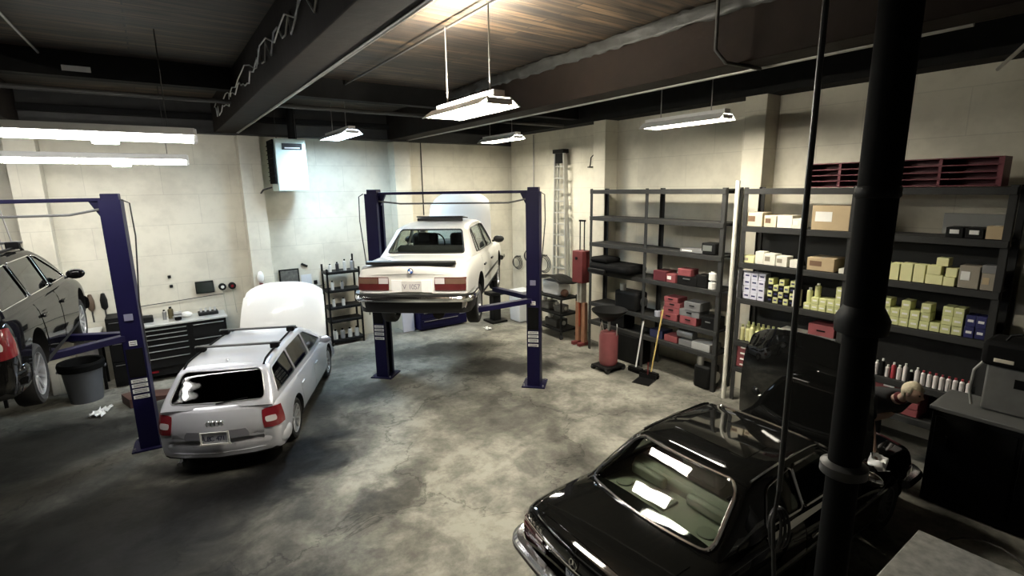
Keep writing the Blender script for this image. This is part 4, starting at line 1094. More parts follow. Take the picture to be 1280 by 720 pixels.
def crumple(name, label, loc, s, m, seed):
    rnd = random.Random(seed); mb = MB(); vs = []; fs = []; n_ = 7
    for i in range(n_):
        for j in range(n_):
            vs.append(((i / (n_ - 1) - .5) * s * (1 + rnd.uniform(-.2, .2)), (j / (n_ - 1) - .5) * s * .6 + rnd.uniform(-.03, .03), .012 + rnd.random() * .07 * s / .3))
    for i in range(n_ - 1):
        for j in range(n_ - 1): a = i * n_ + j; fs.append((a, a + 1, a + n_ + 1, a + n_))
    mb.add(vs, fs); o = mb.build(name, m, loc=loc, smooth=0, rz=rnd.random() * 3)
    o.modifiers.new('s', 'SOLIDIFY').thickness = .004
    return tag(o, label, 'paper')
crumple('paper_towel', 'crumpled white paper towel on the floor left of the left lift post', (-1.16, 10.68, 0), .34, M_sticker, 2)
crumple('paper_towel', 'small white paper scrap on the floor under the white saloon', (6.87, 11.0, 0), .24, M_sticker, 8)

# four-tier shelf with cans
t = thing('metal_shelf', 'small black four-tier metal shelf of cans on the back wall behind the silver estate', 'shelf', (3.52, 12.25, 0))
SZ = [.14, .62, .95, 1.36, 1.80]
for x in (-.38, .38):
    for y in (-.2, .2): MB().box((x, y, .94 if y < 0 else .98), (.04, .04, 1.88 if y < 0 else 1.96)).build('upright', M_blackm, t)
for z in SZ: MB().box((0, 0, z - .03), (.80, .44, .06)).build('shelf_board', M_blackm, t, bevel=.004)
mc = [mat('can pale', (.55, .55, .52), .35, .2), mat('can grey', (.28, .28, .28), .35, .4), mat('can dark', (.03, .03, .03), .4)]
rnd = random.Random(4)
nm = ['bottom', 'second', 'third', 'fourth', 'top']
for zi, z in enumerate(SZ):
    if zi == 1: continue
    xs = [-.27, -.1, .08, .25] if zi in (0, 4) else [-.25, -.02]
    for k, x in enumerate(xs):
        big = zi in (0,)
        jar('can', '%s of the cans on the %s tier of the small black shelf' % (('leftmost', 'second from left', 'third from left', 'rightmost')[k] if len(xs) == 4 else ('left one', 'right one')[k], nm[zi]), 'can',
            (3.52 + x, 12.15, z), .055 if big else .04, .24 if big else rnd.uniform(.18, .28), mc[(k + zi) % 3 if not (k % 2 == 0) else 0])
o = tag(MB().lathe([(.03, 0), (.035, .12), (.02, .2), (.025, .36), (.001, .38)], n=12).build('spray_gun_bottle', M_blackm, loc=(3.84, 12.3, 1.80)), 'tall thin black bottle at the right end of the small shelf top', 'bottle')
# blue chest and panels beneath the raised white car
t = thing('tool_chest', 'low dark blue chest on the floor by the back wall under the white saloon', 'tool chest', (6.05, 12.1, 0))
MB().box((0, 0, .30), (1.42, .5, .52)).build('cabinet', M_blue, t, bevel=.02)
MB().box((0, -.01, .585), (1.46, .54, .05)).build('chest_lid', M_blue, t, bevel=.015)
for z in (.44, .22): 
    d = MB().box((-.1, -.26, z), (1.1, .02, .18)).build('drawer', M_blue, t, bevel=.005); MB().box((-.1, -.28, z + .05), (1.0, .015, .014)).build('drawer_pull', M_steel, d)
MB().box((.55, -.262, .38), (.16, .01, .12)).build('sticker', mat('grey sticker', (.22, .22, .3), .5), t)
o = wallbox('sheet_panel', 'pale grey panel leaning on the back wall left of the blue chest', 'panel', (5.12, 12.1, .44), (.32, .04, .86), mat('pale lilac panel', (.45, .45, .50), .5)); o.rotation_euler.x = -.06
t = thing('waste_bin', 'white plastic bin in the far corner behind the centre lift', 'bin', (8.15, 11.2, 0))
MB().box((0, 0, .42), (.46, .46, .82), tp=1.1).build('bin_body', mat('milky plastic', (.62, .64, .66), .45), t, bevel=.03)
MB().box((0, 0, .86), (.54, .54, .05)).build('bin_rim', mat('milky plastic', (.62, .64, .66), .45), t, bevel=.015)
t = thing('axle_stand', 'dark machine stand on the floor left of the white corner bin', 'stand', (7.50, 11.55, 0))
MB().box((0, 0, .03), (.5, .5, .06)).build('stand_base', M_blackm, t, bevel=.01); MB().box((0, 0, .42), (.24, .24, .74)).build('stand_column', M_blackm, t, bevel=.02); MB().box((0, 0, .82), (.5, .36, .10)).build('stand_top', M_blackm, t, bevel=.02)
# hoses on wall near the corner
for k, (y, z, r) in enumerate(((12.1, 1.5, .22), (11.5, 1.75, .24), (10.85, 1.6, .28))):
    mb = MB()
    for q in range(3):
        pts = [(8.70 - q * .03, y + (r - q * .02) * math.cos(a), z + (r * .9 - q * .03) * math.sin(a)) for a in np.linspace(0, 2 * PI, 22, endpoint=False)]
        mb.tube(pts, .012, 6, closed=True)
    mb.cyl((8.8, y, z + r * .8), (8.62, y, z + r * .8), .02, 8)
    tag(mb.build('hose_coil', M_conduitd), ('dark hose coil on the right wall nearest the corner', 'dark hose coil on the right wall seen beside the lift post', 'dark hose coil on the right wall nearest the stepladder')[k], 'hose')

# ------------------------------------------------------------------ right wall: ladder, hook, jack, cart
t = thing('stepladder', 'folded aluminium stepladder hanging upright on the right wall near the corner', 'ladder', (8.60, 10.05, 1.05))
al = mat('ladder aluminium', (.42, .42, .40), .4, .5)
for s in (-1, 1):
    MB().beam((0, s * .26, 0), (-.02, s * .17, 3.5), .035, .08).build('stile', al, t)
    MB().beam((.12, s * .24, .1), (.06, s * .15, 3.45), .03, .05).build('rear_stile', al, t)
for k in range(11):
    z = .25 + k * .29; MB().box((-.005, 0, z), (.08, .5 - k * .016, .03)).build('tread', al, t)
MB().box((0, 0, 3.52), (.20, .40, .10)).build('top_cap', M_blackm, t, bevel=.01); MB().box((.02, 0, 3.36), (.14, .30, .26)).build('tool_tray', M_blackm, t, bevel=.01)
t = thing('wall_hook', 'black wire hook bracket on the right wall beside the stepladder top', 'hook', (8.74, 8.98, 4.15))
MB().tube([(0, .22, 0), (0, -.22, 0)], .014, 6).build('bar', M_blackm, t)
MB().tube([(-.02, .12, 0), (-.02, .09, .22), (-.02, 0, .28), (-.02, -.09, .22), (-.02, -.12, 0)], .013, 6).build('loop', M_blackm, t)
MB().box((.03, 0, 0), (.05, .08, .08)).build('bracket', M_blackm, t)

t = thing('upright_press', 'tall machine with red box head on orange legs left of the black shelving', 'machine', (7.95, 8.52, 0))
orange = mat('faded orange enamel', (.27, .13, .075), .6, var=.35)
MB().box((0, 0, 1.88), (.30, .34, .74)).build('head_box', M_red, t, bevel=.015)
MB().lathe([(.035, 0), (.035, -.02), (.001, -.025)], c=(-.15, .02, 2.08), n=14, axis='x').build('dial', M_blackm, t)
for s in (-1, 1): 
    MB().box((0, s * .10, .56), (.10, .11, .96)).build('leg', orange, t, bevel=.01)
    MB().cyl((0, s * .07, 2.24), (0, s * .07, 2.95), .014, 8).build('handle_rod', M_blackm, t)
    MB().box((0, s * .10, .04), (.36, .10, .08)).build('foot', M_red, t, bevel=.01)
MB().box((-.06, 0, 1.25), (.04, .03, 1.6)).build('chain_guard', mat('rust red', (.25, .05, .02), .6), t)
MB().box((0, 0, 1.28), (.16, .16, .5)).build('neck', mat('mixed pale metal', (.4, .38, .33), .5, .3, var=.5), t, bevel=.01)
MB().box((0, 0, 2.93), (.05, .18, .04)).build('cross_handle', M_blackm, t)

t = thing('parts_cart', 'black wheeled cart crowded with parts by the right wall behind the centre lift post', 'cart', (8.05, 9.55, 0))
for z in (.22, .62, 1.02): MB().box((0, 0, z), (.55, 1.05, .05)).build('cart_shelf', M_blackm, t, bevel=.01)
for x in (-.25, .25):
    for y in (-.48, .48):
        MB().box((x, y, .60), (.035, .035, .95)).build('upright', M_blackm, t); MB().cyl((x - .02, y, .06), (x + .02, y, .06), .06, 14).build('castor', M_rubber, t)
def lump(name, label, cat, loc, dims, m, seed=0, rz=0, extra=True):
    t = thing(name, label, cat, loc, rz)
    MB().box((0, 0, dims[2] / 2), dims).build('casting', m, t, bevel=min(dims) * .15)
    if extra:
        MB().cyl((-dims[0] * .3, dims[1] * .2, dims[2]), (-dims[0] * .3, dims[1] * .2, dims[2] * 1.35), min(dims[:2]) * .18, 12).build('port', M_steel, t)
        MB().cyl((dims[0] * .1, -dims[1] * .55, dims[2] * .5), (dims[0] * .1, dims[1] * .55, dims[2] * .5), dims[2] * .25, 12).build('shaft', M_steel, t)
    return t
mg = mat('greasy grey metal', (.16, .16, .155), .45, .5, var=.5, scale=12)
lump('gearbox_part', 'grey metal casting on the middle tier of the parts cart, left side', 'part', (8.0, 9.75, .645), (.32, .3, .22), mg)
lump('gearbox_part', 'grey metal casting on the middle tier of the parts cart, right side', 'part', (8.0, 9.3, .645), (.28, .26, .18), mg)
lump('gearbox_part', 'dark casting on the bottom tier of the parts cart', 'part', (8.0, 9.5, .245), (.36, .5, .22), mat('black casting', (.03, .03, .03), .5, .4))
o = tag(MB().box((0, 0, .16), (.42, .62, .32)).build('plastic_crate', mat('milky plastic', (.62, .64, .66), .45), loc=(8.1, 9.6, 1.045), bevel=.03), 'milky white tub on top of the parts cart', 'tub')
MB().box((0, 0, .325), (.44, .64, .03)).build('tub_rim', mat('milky plastic', (.62, .64, .66), .45), o, bevel=.01)
o = tag(MB().sphere((0, 0, .10), (.10, .10, .10), 16, 10).build('brown_ball', mat('brown leather', (.09, .04, .025), .5), loc=(7.95, 9.12, 1.045)), 'dark brown ball-shaped part at the right end of the parts cart top', 'part')
# curved black panel laid on the tub
mb = MB(); vs = []; fs = []
for i in range(9):
    for j in range(5):
        vs.append((-.28 + j * .14, -.55 + i * .14, .02 + .14 * math.sin(PI * i / 8) + .03 * math.cos(j)))
for i in range(8):
    for j in range(4): a = i * 5 + j; fs.append((a, a + 1, a + 6, a + 5))
o = mb.add(vs, fs).build('car_body_panel', M_blackm, loc=(8.05, 9.62, 1.375)); o.modifiers.new('s', 'SOLIDIFY').thickness = .02
tag(o, 'curved black body panel lying on the milky tub of the parts cart', 'panel')

# oil drainer
t = thing('oil_drainer', 'red wheeled waste oil drainer with black catch bowl in front of the shelving', 'oil drainer', (7.25, 6.95, 0))
dr = mat('pinkish red enamel', (.22, .065, .07), .4, var=.2)
MB().lathe([(.10, .10), (.17, .12), (.19, .18), (.19, .72), (.16, .80), (.06, .83)], n=28).build('tank', dr, t)
MB().cyl((0, 0, .82), (0, 0, 1.10), .03, 12).build('riser', M_steel, t)
MB().lathe([(.05, 1.02), (.16, 1.06), (.34, 1.22), (.36, 1.26), (.33, 1.25), (.14, 1.10), (.001, 1.09)], n=32).build('catch_bowl', M_blackm, t)
MB().tube([(.05, .19, .70), (.10, .30, .95), (.05, .33, .6), (.02, .28, .30), (0, .19, .2)], .014, 8).build('drain_hose', mat('pale hose', (.45, .42, .36), .5), t)
MB().tube([(.02, -.19, .75), (-.02, -.24, .95), (0, -.21, 1.0)], .012, 8).build('handle', M_steel, t)
MB().box((0, 0, .09), (.52, .46, .04)).build('base', M_blackm, t, bevel=.01)
for x, y in ((-.22, -.2), (.22, -.2), (-.22, .2), (.22, .2)): MB().cyl((x, y - .025, .055), (x, y + .025, .055), .055, 14).build('castor', M_rubber, t)

# brooms and dustpan
def broom(label, x, y, top, m, mh):
    t = thing('broom', label, 'broom', (x, y, 0))
    MB().tube([(0, 0, .10), top], .015, 8).build('handle', m, t)
    MB().box((0, 0, .09), (.10, .32, .05)).build('broom_head', mh, t, bevel=.01)
    MB().box((0, 0, .035), (.08, .32, .07), tp=1.1).build('bristles', M_black, t)
broom('broom with pale yellow wooden handle leaning on the shelving', 7.58, 6.12, (.22, -.05, 1.34), mat('yellow wood', (.62, .46, .16), .5), M_blackm)
broom('shorter brush with white handle leaning on the shelving beside the yellow broom', 7.55, 6.48, (.22, .03, 1.02), M_white, M_blackm)
t = thing('dustpan', 'black dustpan on the floor at the foot of the two brooms', 'dustpan', (7.30, 6.05, 0), .3)
MB().prism([(-.18, 0), (.18, 0), (.18, .10), (.16, .10), (.15, .015), (-.18, .008)], 'y', -.17, .17).build('pan', M_blackm, t); MB().cyl((.17, 0, .08), (.17, 0, .34), .013).build('handle', M_red, t)
o = tag(MB().tube([(7.80, 4.70, .0), (7.84, 4.73, 3.75)], .035, 12).build('white_pipe', mat('white painted pipe', (.70, .68, .60), .5)), 'white painted vertical pipe between the two tall shelving units', 'pipe')

# ------------------------------------------------------------------ tall shelving
M_shelf = mat('charcoal shelving steel', (.030, .030, .029), .6, var=.25, spec=.2)
def rack(label, y0, y1, mids, levels, back=None):
    t = thing('shelving_unit', label, 'shelving', (8.12, (y0 + y1) / 2, 0))
    L_ = abs(y0 - y1); c = (y0 + y1) / 2
    for y in [y0 - .03, y1 + .03] + list(mids):
        for x in (-.25, .25):
            m = MB(); m.box((x, y - c, 1.82), (.012, .07, 3.64)); m.box((x + (.03 if x < 0 else -.03), y - c + (.035 if y > c else -.035), 1.82), (.06, .008, 3.64))
            m.build('upright', M_shelf, t, smooth=0)
    for z in levels:
        m = MB(); m.box((0, 0, z - .02), (.48, L_ - .05, .03)); m.box((-.262, 0, z - .045), (.018, L_, .085)); m.box((.262, 0, z - .045), (.018, L_, .085))
        m.build('shelf_board', M_shelf, t, bevel=.003)
    if back:
        MB().box((.28, 0, (back[0] + back[1]) / 2), (.008, L_ - .1, back[1] - back[0])).build('back_panel', M_shelf, t)  # dark sheet put in for the shaded wall behind the tiers
    return t
rack('tall black shelving unit on the right wall, left of the two, with empty upper tiers', 8.18, 4.95, [6.62], [.70, 1.13, 1.87, 2.48, 3.05, 3.62])
rack('tall black shelving unit on the right wall, right of the two, full of cartons', 4.62, 1.42, [3.02], [.62, 1.08, 1.82, 2.42, 3.02, 3.62], back=(.6, 2.9))

cream = mat('cream carton', (.66, .58, .42), .7, var=.1); cardb = mat('tan cardboard', (.42, .32, .19), .75, var=.12); yel = mat('pale lime yellow carton', (.56, .57, .27), .65, var=.12)
yel2 = mat('pale butter carton', (.70, .68, .36), .6, var=.1)
whc = mat('white carton', (.70, .68, .60), .6); gryc = mat('grey brown carton', (.26, .23, .18), .7); navy = mat('navy blue carton', (.018, .02, .10), .5)
whblue = mat('white and blue carton', (.62, .62, .72), .5); redc = mat('dusty red case', (.23, .055, .06), .6, var=.25); gryb = mat('mid grey case', (.16, .16, .16), .5); inkp = mat('printed ink brown', (.16, .09, .05), .7); slab = mat('plain label white', (.75, .74, .70), .6)
XF = 7.89
def carton(y, z, wy, h, m, label=None, cat='box', group=None, depth=None, name='carton', tape=None, lab=None, x=None, rz=0):
    d = depth or min(.4, max(.16, wy * 1.1))
    o = MB().box((d / 2, 0, h / 2), (d, wy, h)).build(name, m, loc=((x or XF) + random.uniform(0, .02), y, z + .002), bevel=.004, rz=rz)
    if label: tag(o, label, cat, group)
    if tape: MB().box((d / 2, 0, h + .0008), (d * .99, .05, .0015)).build('tape', tape, o)
    if lab: MB().box((-.0015, wy * .18, h * .55), (.003, wy * .45, h * .4)).build('printed_label', lab, o)
    return o
# third tier from the top of the right unit: level 3.02
carton(4.44, 3.02, .26, .22, cream, 'cream carton at the far left of the tier below the red pigeonholes', lab=inkp)
carton(4.18, 3.02, .19, .18, cream, 'second cream carton from the left on the tier below the red pigeonholes', lab=inkp)
carton(3.96, 3.02, .23, .19, whc, 'off-white carton, third from the left on the tier below the red pigeonholes', tape=cardb)
carton(3.76, 3.02, .15, .15, whc, 'small off-white carton left of the thin hanging pipe on the upper tier', lab=slab)
carton(3.32, 3.02, .50, .35, cardb, 'largest tan cardboard box on the right shelving, just right of the thin pipe', tape=cream, lab=slab, depth=.42)
for y, l_ in ((1.92, 'left of the two black parts bins on the upper right tier'), (1.735, 'right of the two black parts bins on the upper right tier')):
    o = carton(y, 3.02, .165, .12, M_blackm, l_, name='parts_bin', depth=.3); MB().box((-.004, 0, .07), (.006, .09, .05)).build('bin_label', slab, o, bevel=.01)
carton(1.56, 3.02, .15, .15, cardb, 'small tan box at the right end of the upper right tier', tape=cream)
o = wallbox('leaning_panel', 'grey sheet leaning at the back of the upper right tier', 'panel', (8.32, 1.85, 3.16), (.02, .6, .26), mat('panel grey', (.30, .30, .28), .6)); o.rotation_euler.x = 0.0
# level 2.42
R2 = [(4.50, .22, .11, yel2, 'flat pale yellow box at the left end of the tier under the cream cartons'), (4.31, .14, .20, whc, 'upright white box second from left on the tier under the cream cartons'), (4.14, .18, .18, whc, 'wide white box third from left on the tier under the cream cartons'),
      (3.95, .17, .16, whc, 'white box fourth from left on the tier under the cream cartons'), (3.76, .13, .12, whc, 'small white box beside the thin pipe on the tier under the cream cartons')]
for y, w_, h_, m, l_ in R2: carton(y, 2.42, w_, h_, m, l_, lab=gryc if w_ > .15 else None)
carton(3.39, 2.42, .37, .19, cardb, 'long brown box with printing right of the thin pipe, middle tier', lab=inkp, tape=gryc)
carton(3.10, 2.42, .07, .07, whc, 'tiny white box at the dark column on the middle tier')
for k, (y, z, w_, h_) in enumerate(((2.47, 0, .10, .22), (2.345, 0, .13, .23), (2.21, 0, .12, .23), (2.05, 0, .17, .12), (2.06, .124, .14, .11), (1.99, .238, .12, .10), (1.90, 0, .11, .11), (1.89, .114, .11, .11), (2.62, 0, .12, .22))):
    carton(y, 2.42 + z, w_, h_, yel2, ('leftmost pale yellow carton visible right of the column, middle tier', 'second pale yellow carton right of the column, middle tier', 'third pale yellow carton right of the column, middle tier', 'wide lower pale yellow carton in the small pile, middle tier', 'pale yellow carton lying on the wide one, middle tier', 'topmost white-yellow carton of the pile, middle tier', 'lower pale yellow carton beside the grey box, middle tier', 'upper pale yellow carton beside the grey box, middle tier', 'pale yellow carton partly behind the dark column, middle tier')[k])
carton(1.72, 2.42, .19, .27, gryc, 'grey brown box with label on the right half of the middle tier', lab=slab)
carton(1.54, 2.42, .13, .20, gryc, 'narrow grey brown box at the right end of the middle tier', lab=cardb)
o = carton(1.55, 2.622, .13, .09, gryb, 'grey case lying on the narrow box at the right end of the middle tier', depth=.2)
# level 1.82
def stack(y0, n, rows, w_, h_, z, mats, label, group, cat='box', name='carton', dep=.16, skip=()):
    for i in range(n):
        for j in range(rows if isinstance(rows, int) else rows[i]):
            if (i, j) in skip: continue
            o = carton(y0 - i * w_, z + j * h_, w_ - .008, h_ - .004, mats[(i + j) % len(mats)], label, cat, group, depth=dep, name=name)
            MB().box((-.0012, 0, h_ * .5), (.0024, w_ * .55, h_ * .22)).build('printed_label', slab if mats[0] in (navy, yel) else navy, o)
stack(4.60, 4, 4, .12, .112, 1.82, [whblue], 'small white and blue filter carton stacked at the left end of the filter tier', 'white and blue filter cartons')
stack(4.09, 5, [4, 3, 4, 3, 4], .085, .10, 1.82, [M_blackm, yel], 'small black or yellow filter carton beside the white and blue ones', 'black and yellow filter cartons')
carton(3.70, 1.82, .07, .26, whc, 'tall narrow white carton left of the thin pipe on the filter tier')
stack(3.52, 5, [1, 2, 2, 2, 4], .108, .10, 1.82, [yel], 'lime yellow filter carton in the pile between thin pipe and column', 'lime yellow cartons left of the column', dep=.2)
jar('plastic_bottle', 'left of the two lime yellow canisters standing on the lime cartons', 'canister', (7.98, 3.52, 1.923), .042, .22, yel, capm=slab)
jar('plastic_bottle', 'right of the two lime yellow canisters standing on the lime cartons', 'canister', (7.98, 3.412, 2.023), .042, .20, yel, capm=slab)
stack(2.62, 9, [3, 3, 2, 3, 2, 3, 1, 3, 3], .108, .115, 1.82, [yel], 'lime yellow filter carton in the long pile right of the column', 'lime yellow cartons right of the column', dep=.2)
stack(1.64, 2, 2, .10, .14, 1.82, [navy], 'navy blue carton at the right end of the filter tier', 'navy blue cartons', dep=.2)
# bottles and lower tiers
whb = mat('white bottle', (.62, .58, .56), .35); redl = mat('dull red cap', (.30, .03, .04), .4)
for k in range(17):
    y = 2.60 - k * .065
    jar('plastic_bottle', 'small bottle in the row of white, red and dark bottles below the lime cartons', 'bottle', (7.93, y, 1.08), .026, [.22, .20, .24, .17][k % 4] if k < 9 else .20, [whb, whb, M_black, whb, redl][k % 5] if k < 9 else whb, group='bottles in a row below the lime cartons', capm=redl if k > 8 else slab)
for k in range(8):
    jar('oil_bottle', 'pale yellow oil bottle in the row just above the raised black bonnet', 'bottle', (7.97 + (k % 2) * .03, 4.54 - k * .085, 1.08), .04, [.27, .25, .30, .24][k % 4], yel2, group='yellow oil bottles above the black bonnet', capm=yel)
for k in range(7): jar('oil_bottle', 'pale yellow oil bottle in the back row above the raised black bonnet', 'bottle', (8.12, 4.52 - k * .085, 1.08), .04, .30, yel, group='back row yellow oil bottles', capm=yel)
o = carton(3.28, 1.45, .36, .17, redc, 'red open-topped bin just above the raised black bonnet', name='parts_bin', depth=.3); MB().box((-.004, 0, .08), (.006, .12, .02)).build('handle_slot', M_black, o)
carton(3.28, 1.08, .42, .365, gryb, 'grey box under the red bin right of the thin pipe', depth=.36)
carton(3.72, 1.08, .40, .34, whc, 'white carton above the raised black bonnet, left of the thin pipe', depth=.3, lab=gryc)
def drawer_stack(label, y, w_, z, dep, n_=4, h_=.10):
    t = thing('drawer_cabinet', label, 'drawers', (XF, y, z))
    MB().box((dep / 2 + .012, 0, n_ * h_ / 2), (dep, w_, n_ * h_)).build('carcass', redc, t, bevel=.004)
    for k in range(n_):
        d = MB().box((.004, 0, h_ * (k + .5)), (.014, w_ - .02, h_ - .012)).build('drawer', redc, t, bevel=.003)
        MB().box((-.012, 0, h_ * (k + .5)), (.02, min(.12, w_ * .3), .02)).build('drawer_pull', slab, d)
drawer_stack('small red drawer cabinet at the left foot of the carton shelving', 4.45, .26, .622, .3)
drawer_stack('wide red drawer cabinet below the bottle row, beside the person', 2.35, .70, .622, .34)
# red pigeonholes on top
t = thing('pigeonhole_rack', 'long dark red metal pigeonhole rack on top of the right shelving', 'rack', (8.10, 2.66, 3.625))
pr = mat('crimson enamel', (.13, .016, .026), .5, var=.2); y0, y1 = 1.05, -1.05
MB().box((.16, 0, .17), (.01, 2.1, .34)).build('back_panel', pr, t)
for y in (1.05, .62, .02, -.5, -1.05): MB().box((0, y, .17), (.32, .03 if abs(y) < 1 else .05, .34)).build('divider', pr, t)
for z in (.01, .09, .17, .25, .335): MB().box((0, 0, z), (.32, 2.1, .012)).build('shelf_board', pr, t)

# left unit contents
o = carton(5.59, 2.48, .48, .06, gryb, 'flat grey case on the second tier from mid height of the left shelving', depth=.3, lab=slab)
t = thing('car_radio', 'black box with pale screen right of the flat grey case on the left shelving', 'box', (7.90, 5.24, 2.482)); MB().box((.12, 0, .10), (.24, .28, .20)).build('casing', M_blackm, t, bevel=.015); MB().box((-.003, .02, .11), (.006, .18, .10)).build('display', mat('dim display', (.13, .14, .13), .3), t)
carton(6.27, 1.87, .30, .19, mat('dark maroon case', (.10, .015, .02), .5), 'dark maroon case left of the red ones on the red-case tier')
carton(6.0, 1.87, .20, .16, redc, 'bright red box at the left of the black case, red-case tier', depth=.2, lab=slab)
o = carton(5.64, 1.87, .42, .16, M_blackm, 'black carrying case on the red-case tier', name='carrying_case', depth=.28); MB().box((-.012, 0, .12), (.02, .14, .02)).build('handle', M_steel, o)
carton(5.71, 2.034, .28, .13, redc, 'red rounded case lying on the black carrying case', depth=.24)
for k in range(2): jar('jar', ('lower', 'upper')[k] + ' white tub of the two piled at the right of the red-case tier', 'tub', (7.97, 5.16, 1.87 + k * .16), .07, .15, slab, capm=slab)
carton(5.35, 1.87, .22, .22, M_blackm, 'black box between the carrying case and the white tubs')
# car seat cushions overhanging
t = thing('car_seat_parts', 'black car seat cushions overhanging the left bay of the left shelving', 'car seat', (7.80, 7.40, 1.875))
MB().box((.12, 0, .12), (.62, 1.15, .20)).build('cushion', M_black, t, bevel=.08); MB().box((.05, .28, .27), (.45, .5, .12)).build('bolster', M_black, t, bevel=.05); MB().box((-.16, .30, .04), (.12, .5, .10)).build('seat_rail', M_blackm, t, bevel=.02)
for k, (y, w_, z, h_, m, l_) in enumerate(((6.02, .39, 1.13, .13, redc, 'bottom red case of the left pile on the lower red tier'), (5.97, .36, 1.264, .12, redc, 'second red case up in the left pile on the lower red tier'), (5.95, .35, 1.388, .10, redc, 'third red case up in the left pile on the lower red tier'), (5.98, .31, 1.492, .09, redc, 'top red case of the left pile on the lower red tier'),
        (5.58, .36, 1.13, .15, redc, 'red case under the grey ones on the lower red tier'), (5.56, .43, 1.284, .12, gryb, 'long grey case on the red one, lower red tier'), (5.50, .34, 1.408, .16, gryb, 'top grey case of the right pile on the lower red tier'), (5.16, .28, 1.13, .22, M_blackm, 'black box at the right end of the lower red tier'))):
    o = carton(y, z, w_, h_, m, l_, name='storage_case', depth=.30); MB().box((-.008, 0, h_ * .6), (.014, .10, .02)).build('handle', M_blackm if m is not M_blackm else M_steel, o)
jar('jar', 'pale jar at the left of the lower red tier beside the broom handle', 'jar', (7.97, 6.33, 1.13), .06, .14, mat('pale blue grey jar', (.35, .36, .42), .4))
carton(6.30, .70, .30, .16, mat('dark blue case', (.02, .025, .07), .5), 'dark blue case on the lowest tier of the left shelving')
carton(5.95, .70, .30, .12, redc, 'red case on the lowest tier of the left shelving', name='storage_case')
carton(5.62, .70, .28, .12, gryb, 'lower pale grey case on the lowest tier of the left shelving')
o = tag(MB().cyl((0, -.17, .085), (0, .17, .085), .085, 16).build('grey_roll', gryb, loc=(8.0, 5.65, .825)), 'grey roll lying on the lower grey case of the lowest tier', 'roll')
carton(5.28, .70, .38, .14, mat('light grey case', (.34, .34, .33), .5), 'light grey case at the right of the lowest tier', depth=.35)
lump('engine_part', 'black engine part with pale caps standing in the left bay of the left shelving', 'engine part', (8.02, 7.08, 1.135), (.36, .62, .40), M_blackm)
t = thing('steel_locker', 'black steel locker standing under the engine part in the left bay', 'locker', (8.05, 7.0, 0))
MB().box((0, 0, .31), (.40, .62, .62)).build('carcass', M_blackm, t, bevel=.01)
MB().box((-.205, 0, .31), (.015, .56, .56)).build('door', M_blackm, t, bevel=.004)
lump('compressor_pump', 'black pump on the floor under the lowest tier at the right of the left shelving', 'pump', (8.02, 5.2, 0), (.34, .34, .44), M_blackm)
carton(7.5, .70, .7, .30, M_blackm, 'long black box on the lowest tier in the left bay', depth=.35)

# ------------------------------------------------------------------ right foreground
t = thing('steel_cabinet', 'dark cabinet with dull grey top beyond the black coupe at the right edge', 'cabinet', (7.36, .55, 0))
MB().box((0, 0, .58), (.70, 2.2, 1.12)).build('carcass', M_black, t, bevel=.01)
MB().box((0, 0, 1.165), (.74, 2.26, .05)).build('cabinet_top', mat('dull grey top', (.085, .085, .082), .65, spec=.2), t, bevel=.01)
for k in range(3):
    d = MB().box((-.355, -.72 + k * .72, .60), (.015, .68, .96)).build('door', M_black, t, bevel=.004); MB().box((-.37, -.5 + k * .72, .8), (.02, .02, .14)).build('handle', M_blackm, d)
t = thing('parts_washer', 'black topped grey machine with hose standing on the dark cabinet at the right edge', 'machine', (7.48, 1.06, 1.192))
MB().box((0, 0, .26), (.36, .52, .52)).build('lower_casing', mat('dusty grey enamel', (.12, .12, .115), .5, var=.35), t, bevel=.02)
MB().box((-.02, 0, .66), (.46, .62, .28)).build('hood', M_black, t, bevel=.05)
MB().box((-.255, .12, .60), (.01, .16, .04)).build('name_plate', mat('old cream label', (.55, .5, .4), .5), t, bevel=.004)
MB().box((-.185, -.08, .36), (.01, .2, .1)).build('dark_panel', M_black, t)
MB().tube([(-.2, .28, .56), (-.26, .34, .45), (-.22, .36, .2), (-.2, .33, .03)], .014, 8).build('hose', mat('pale grey hose', (.28, .28, .26), .5), t)
MB().tube([(-.1, -.1, .80), (-.1, 0, .90), (-.1, .12, .86), (-.1, .15, .80)], .012, 8).build('wire_handle', M_blackm, t)
MB().tube([(-.1, -.26, .75), (-.12, -.32, .3), (-.1, -.30, .03)], .016, 8).build('black_hose', M_black, t)
# table
t = thing('work_table', 'scuffed metal-topped table in the bottom right corner', 'table', (4.25, .50, 0))
tm = mat('scuffed bare metal', (.42, .42, .40), .28, .6, var=.6, scale=16, bump=.6)
MB().box((0, 0, .875), (1.10, 1.20, .05)).build('table_top', tm, t, bevel=.01)
for x in (-.5, .5):
    for y in (-.55, .55): MB().box((x, y, .425), (.05, .05, .85)).build('leg', M_blackm, t)
MB().box((0, 0, .25), (1.02, 1.12, .03)).build('lower_shelf', M_blackm, t)
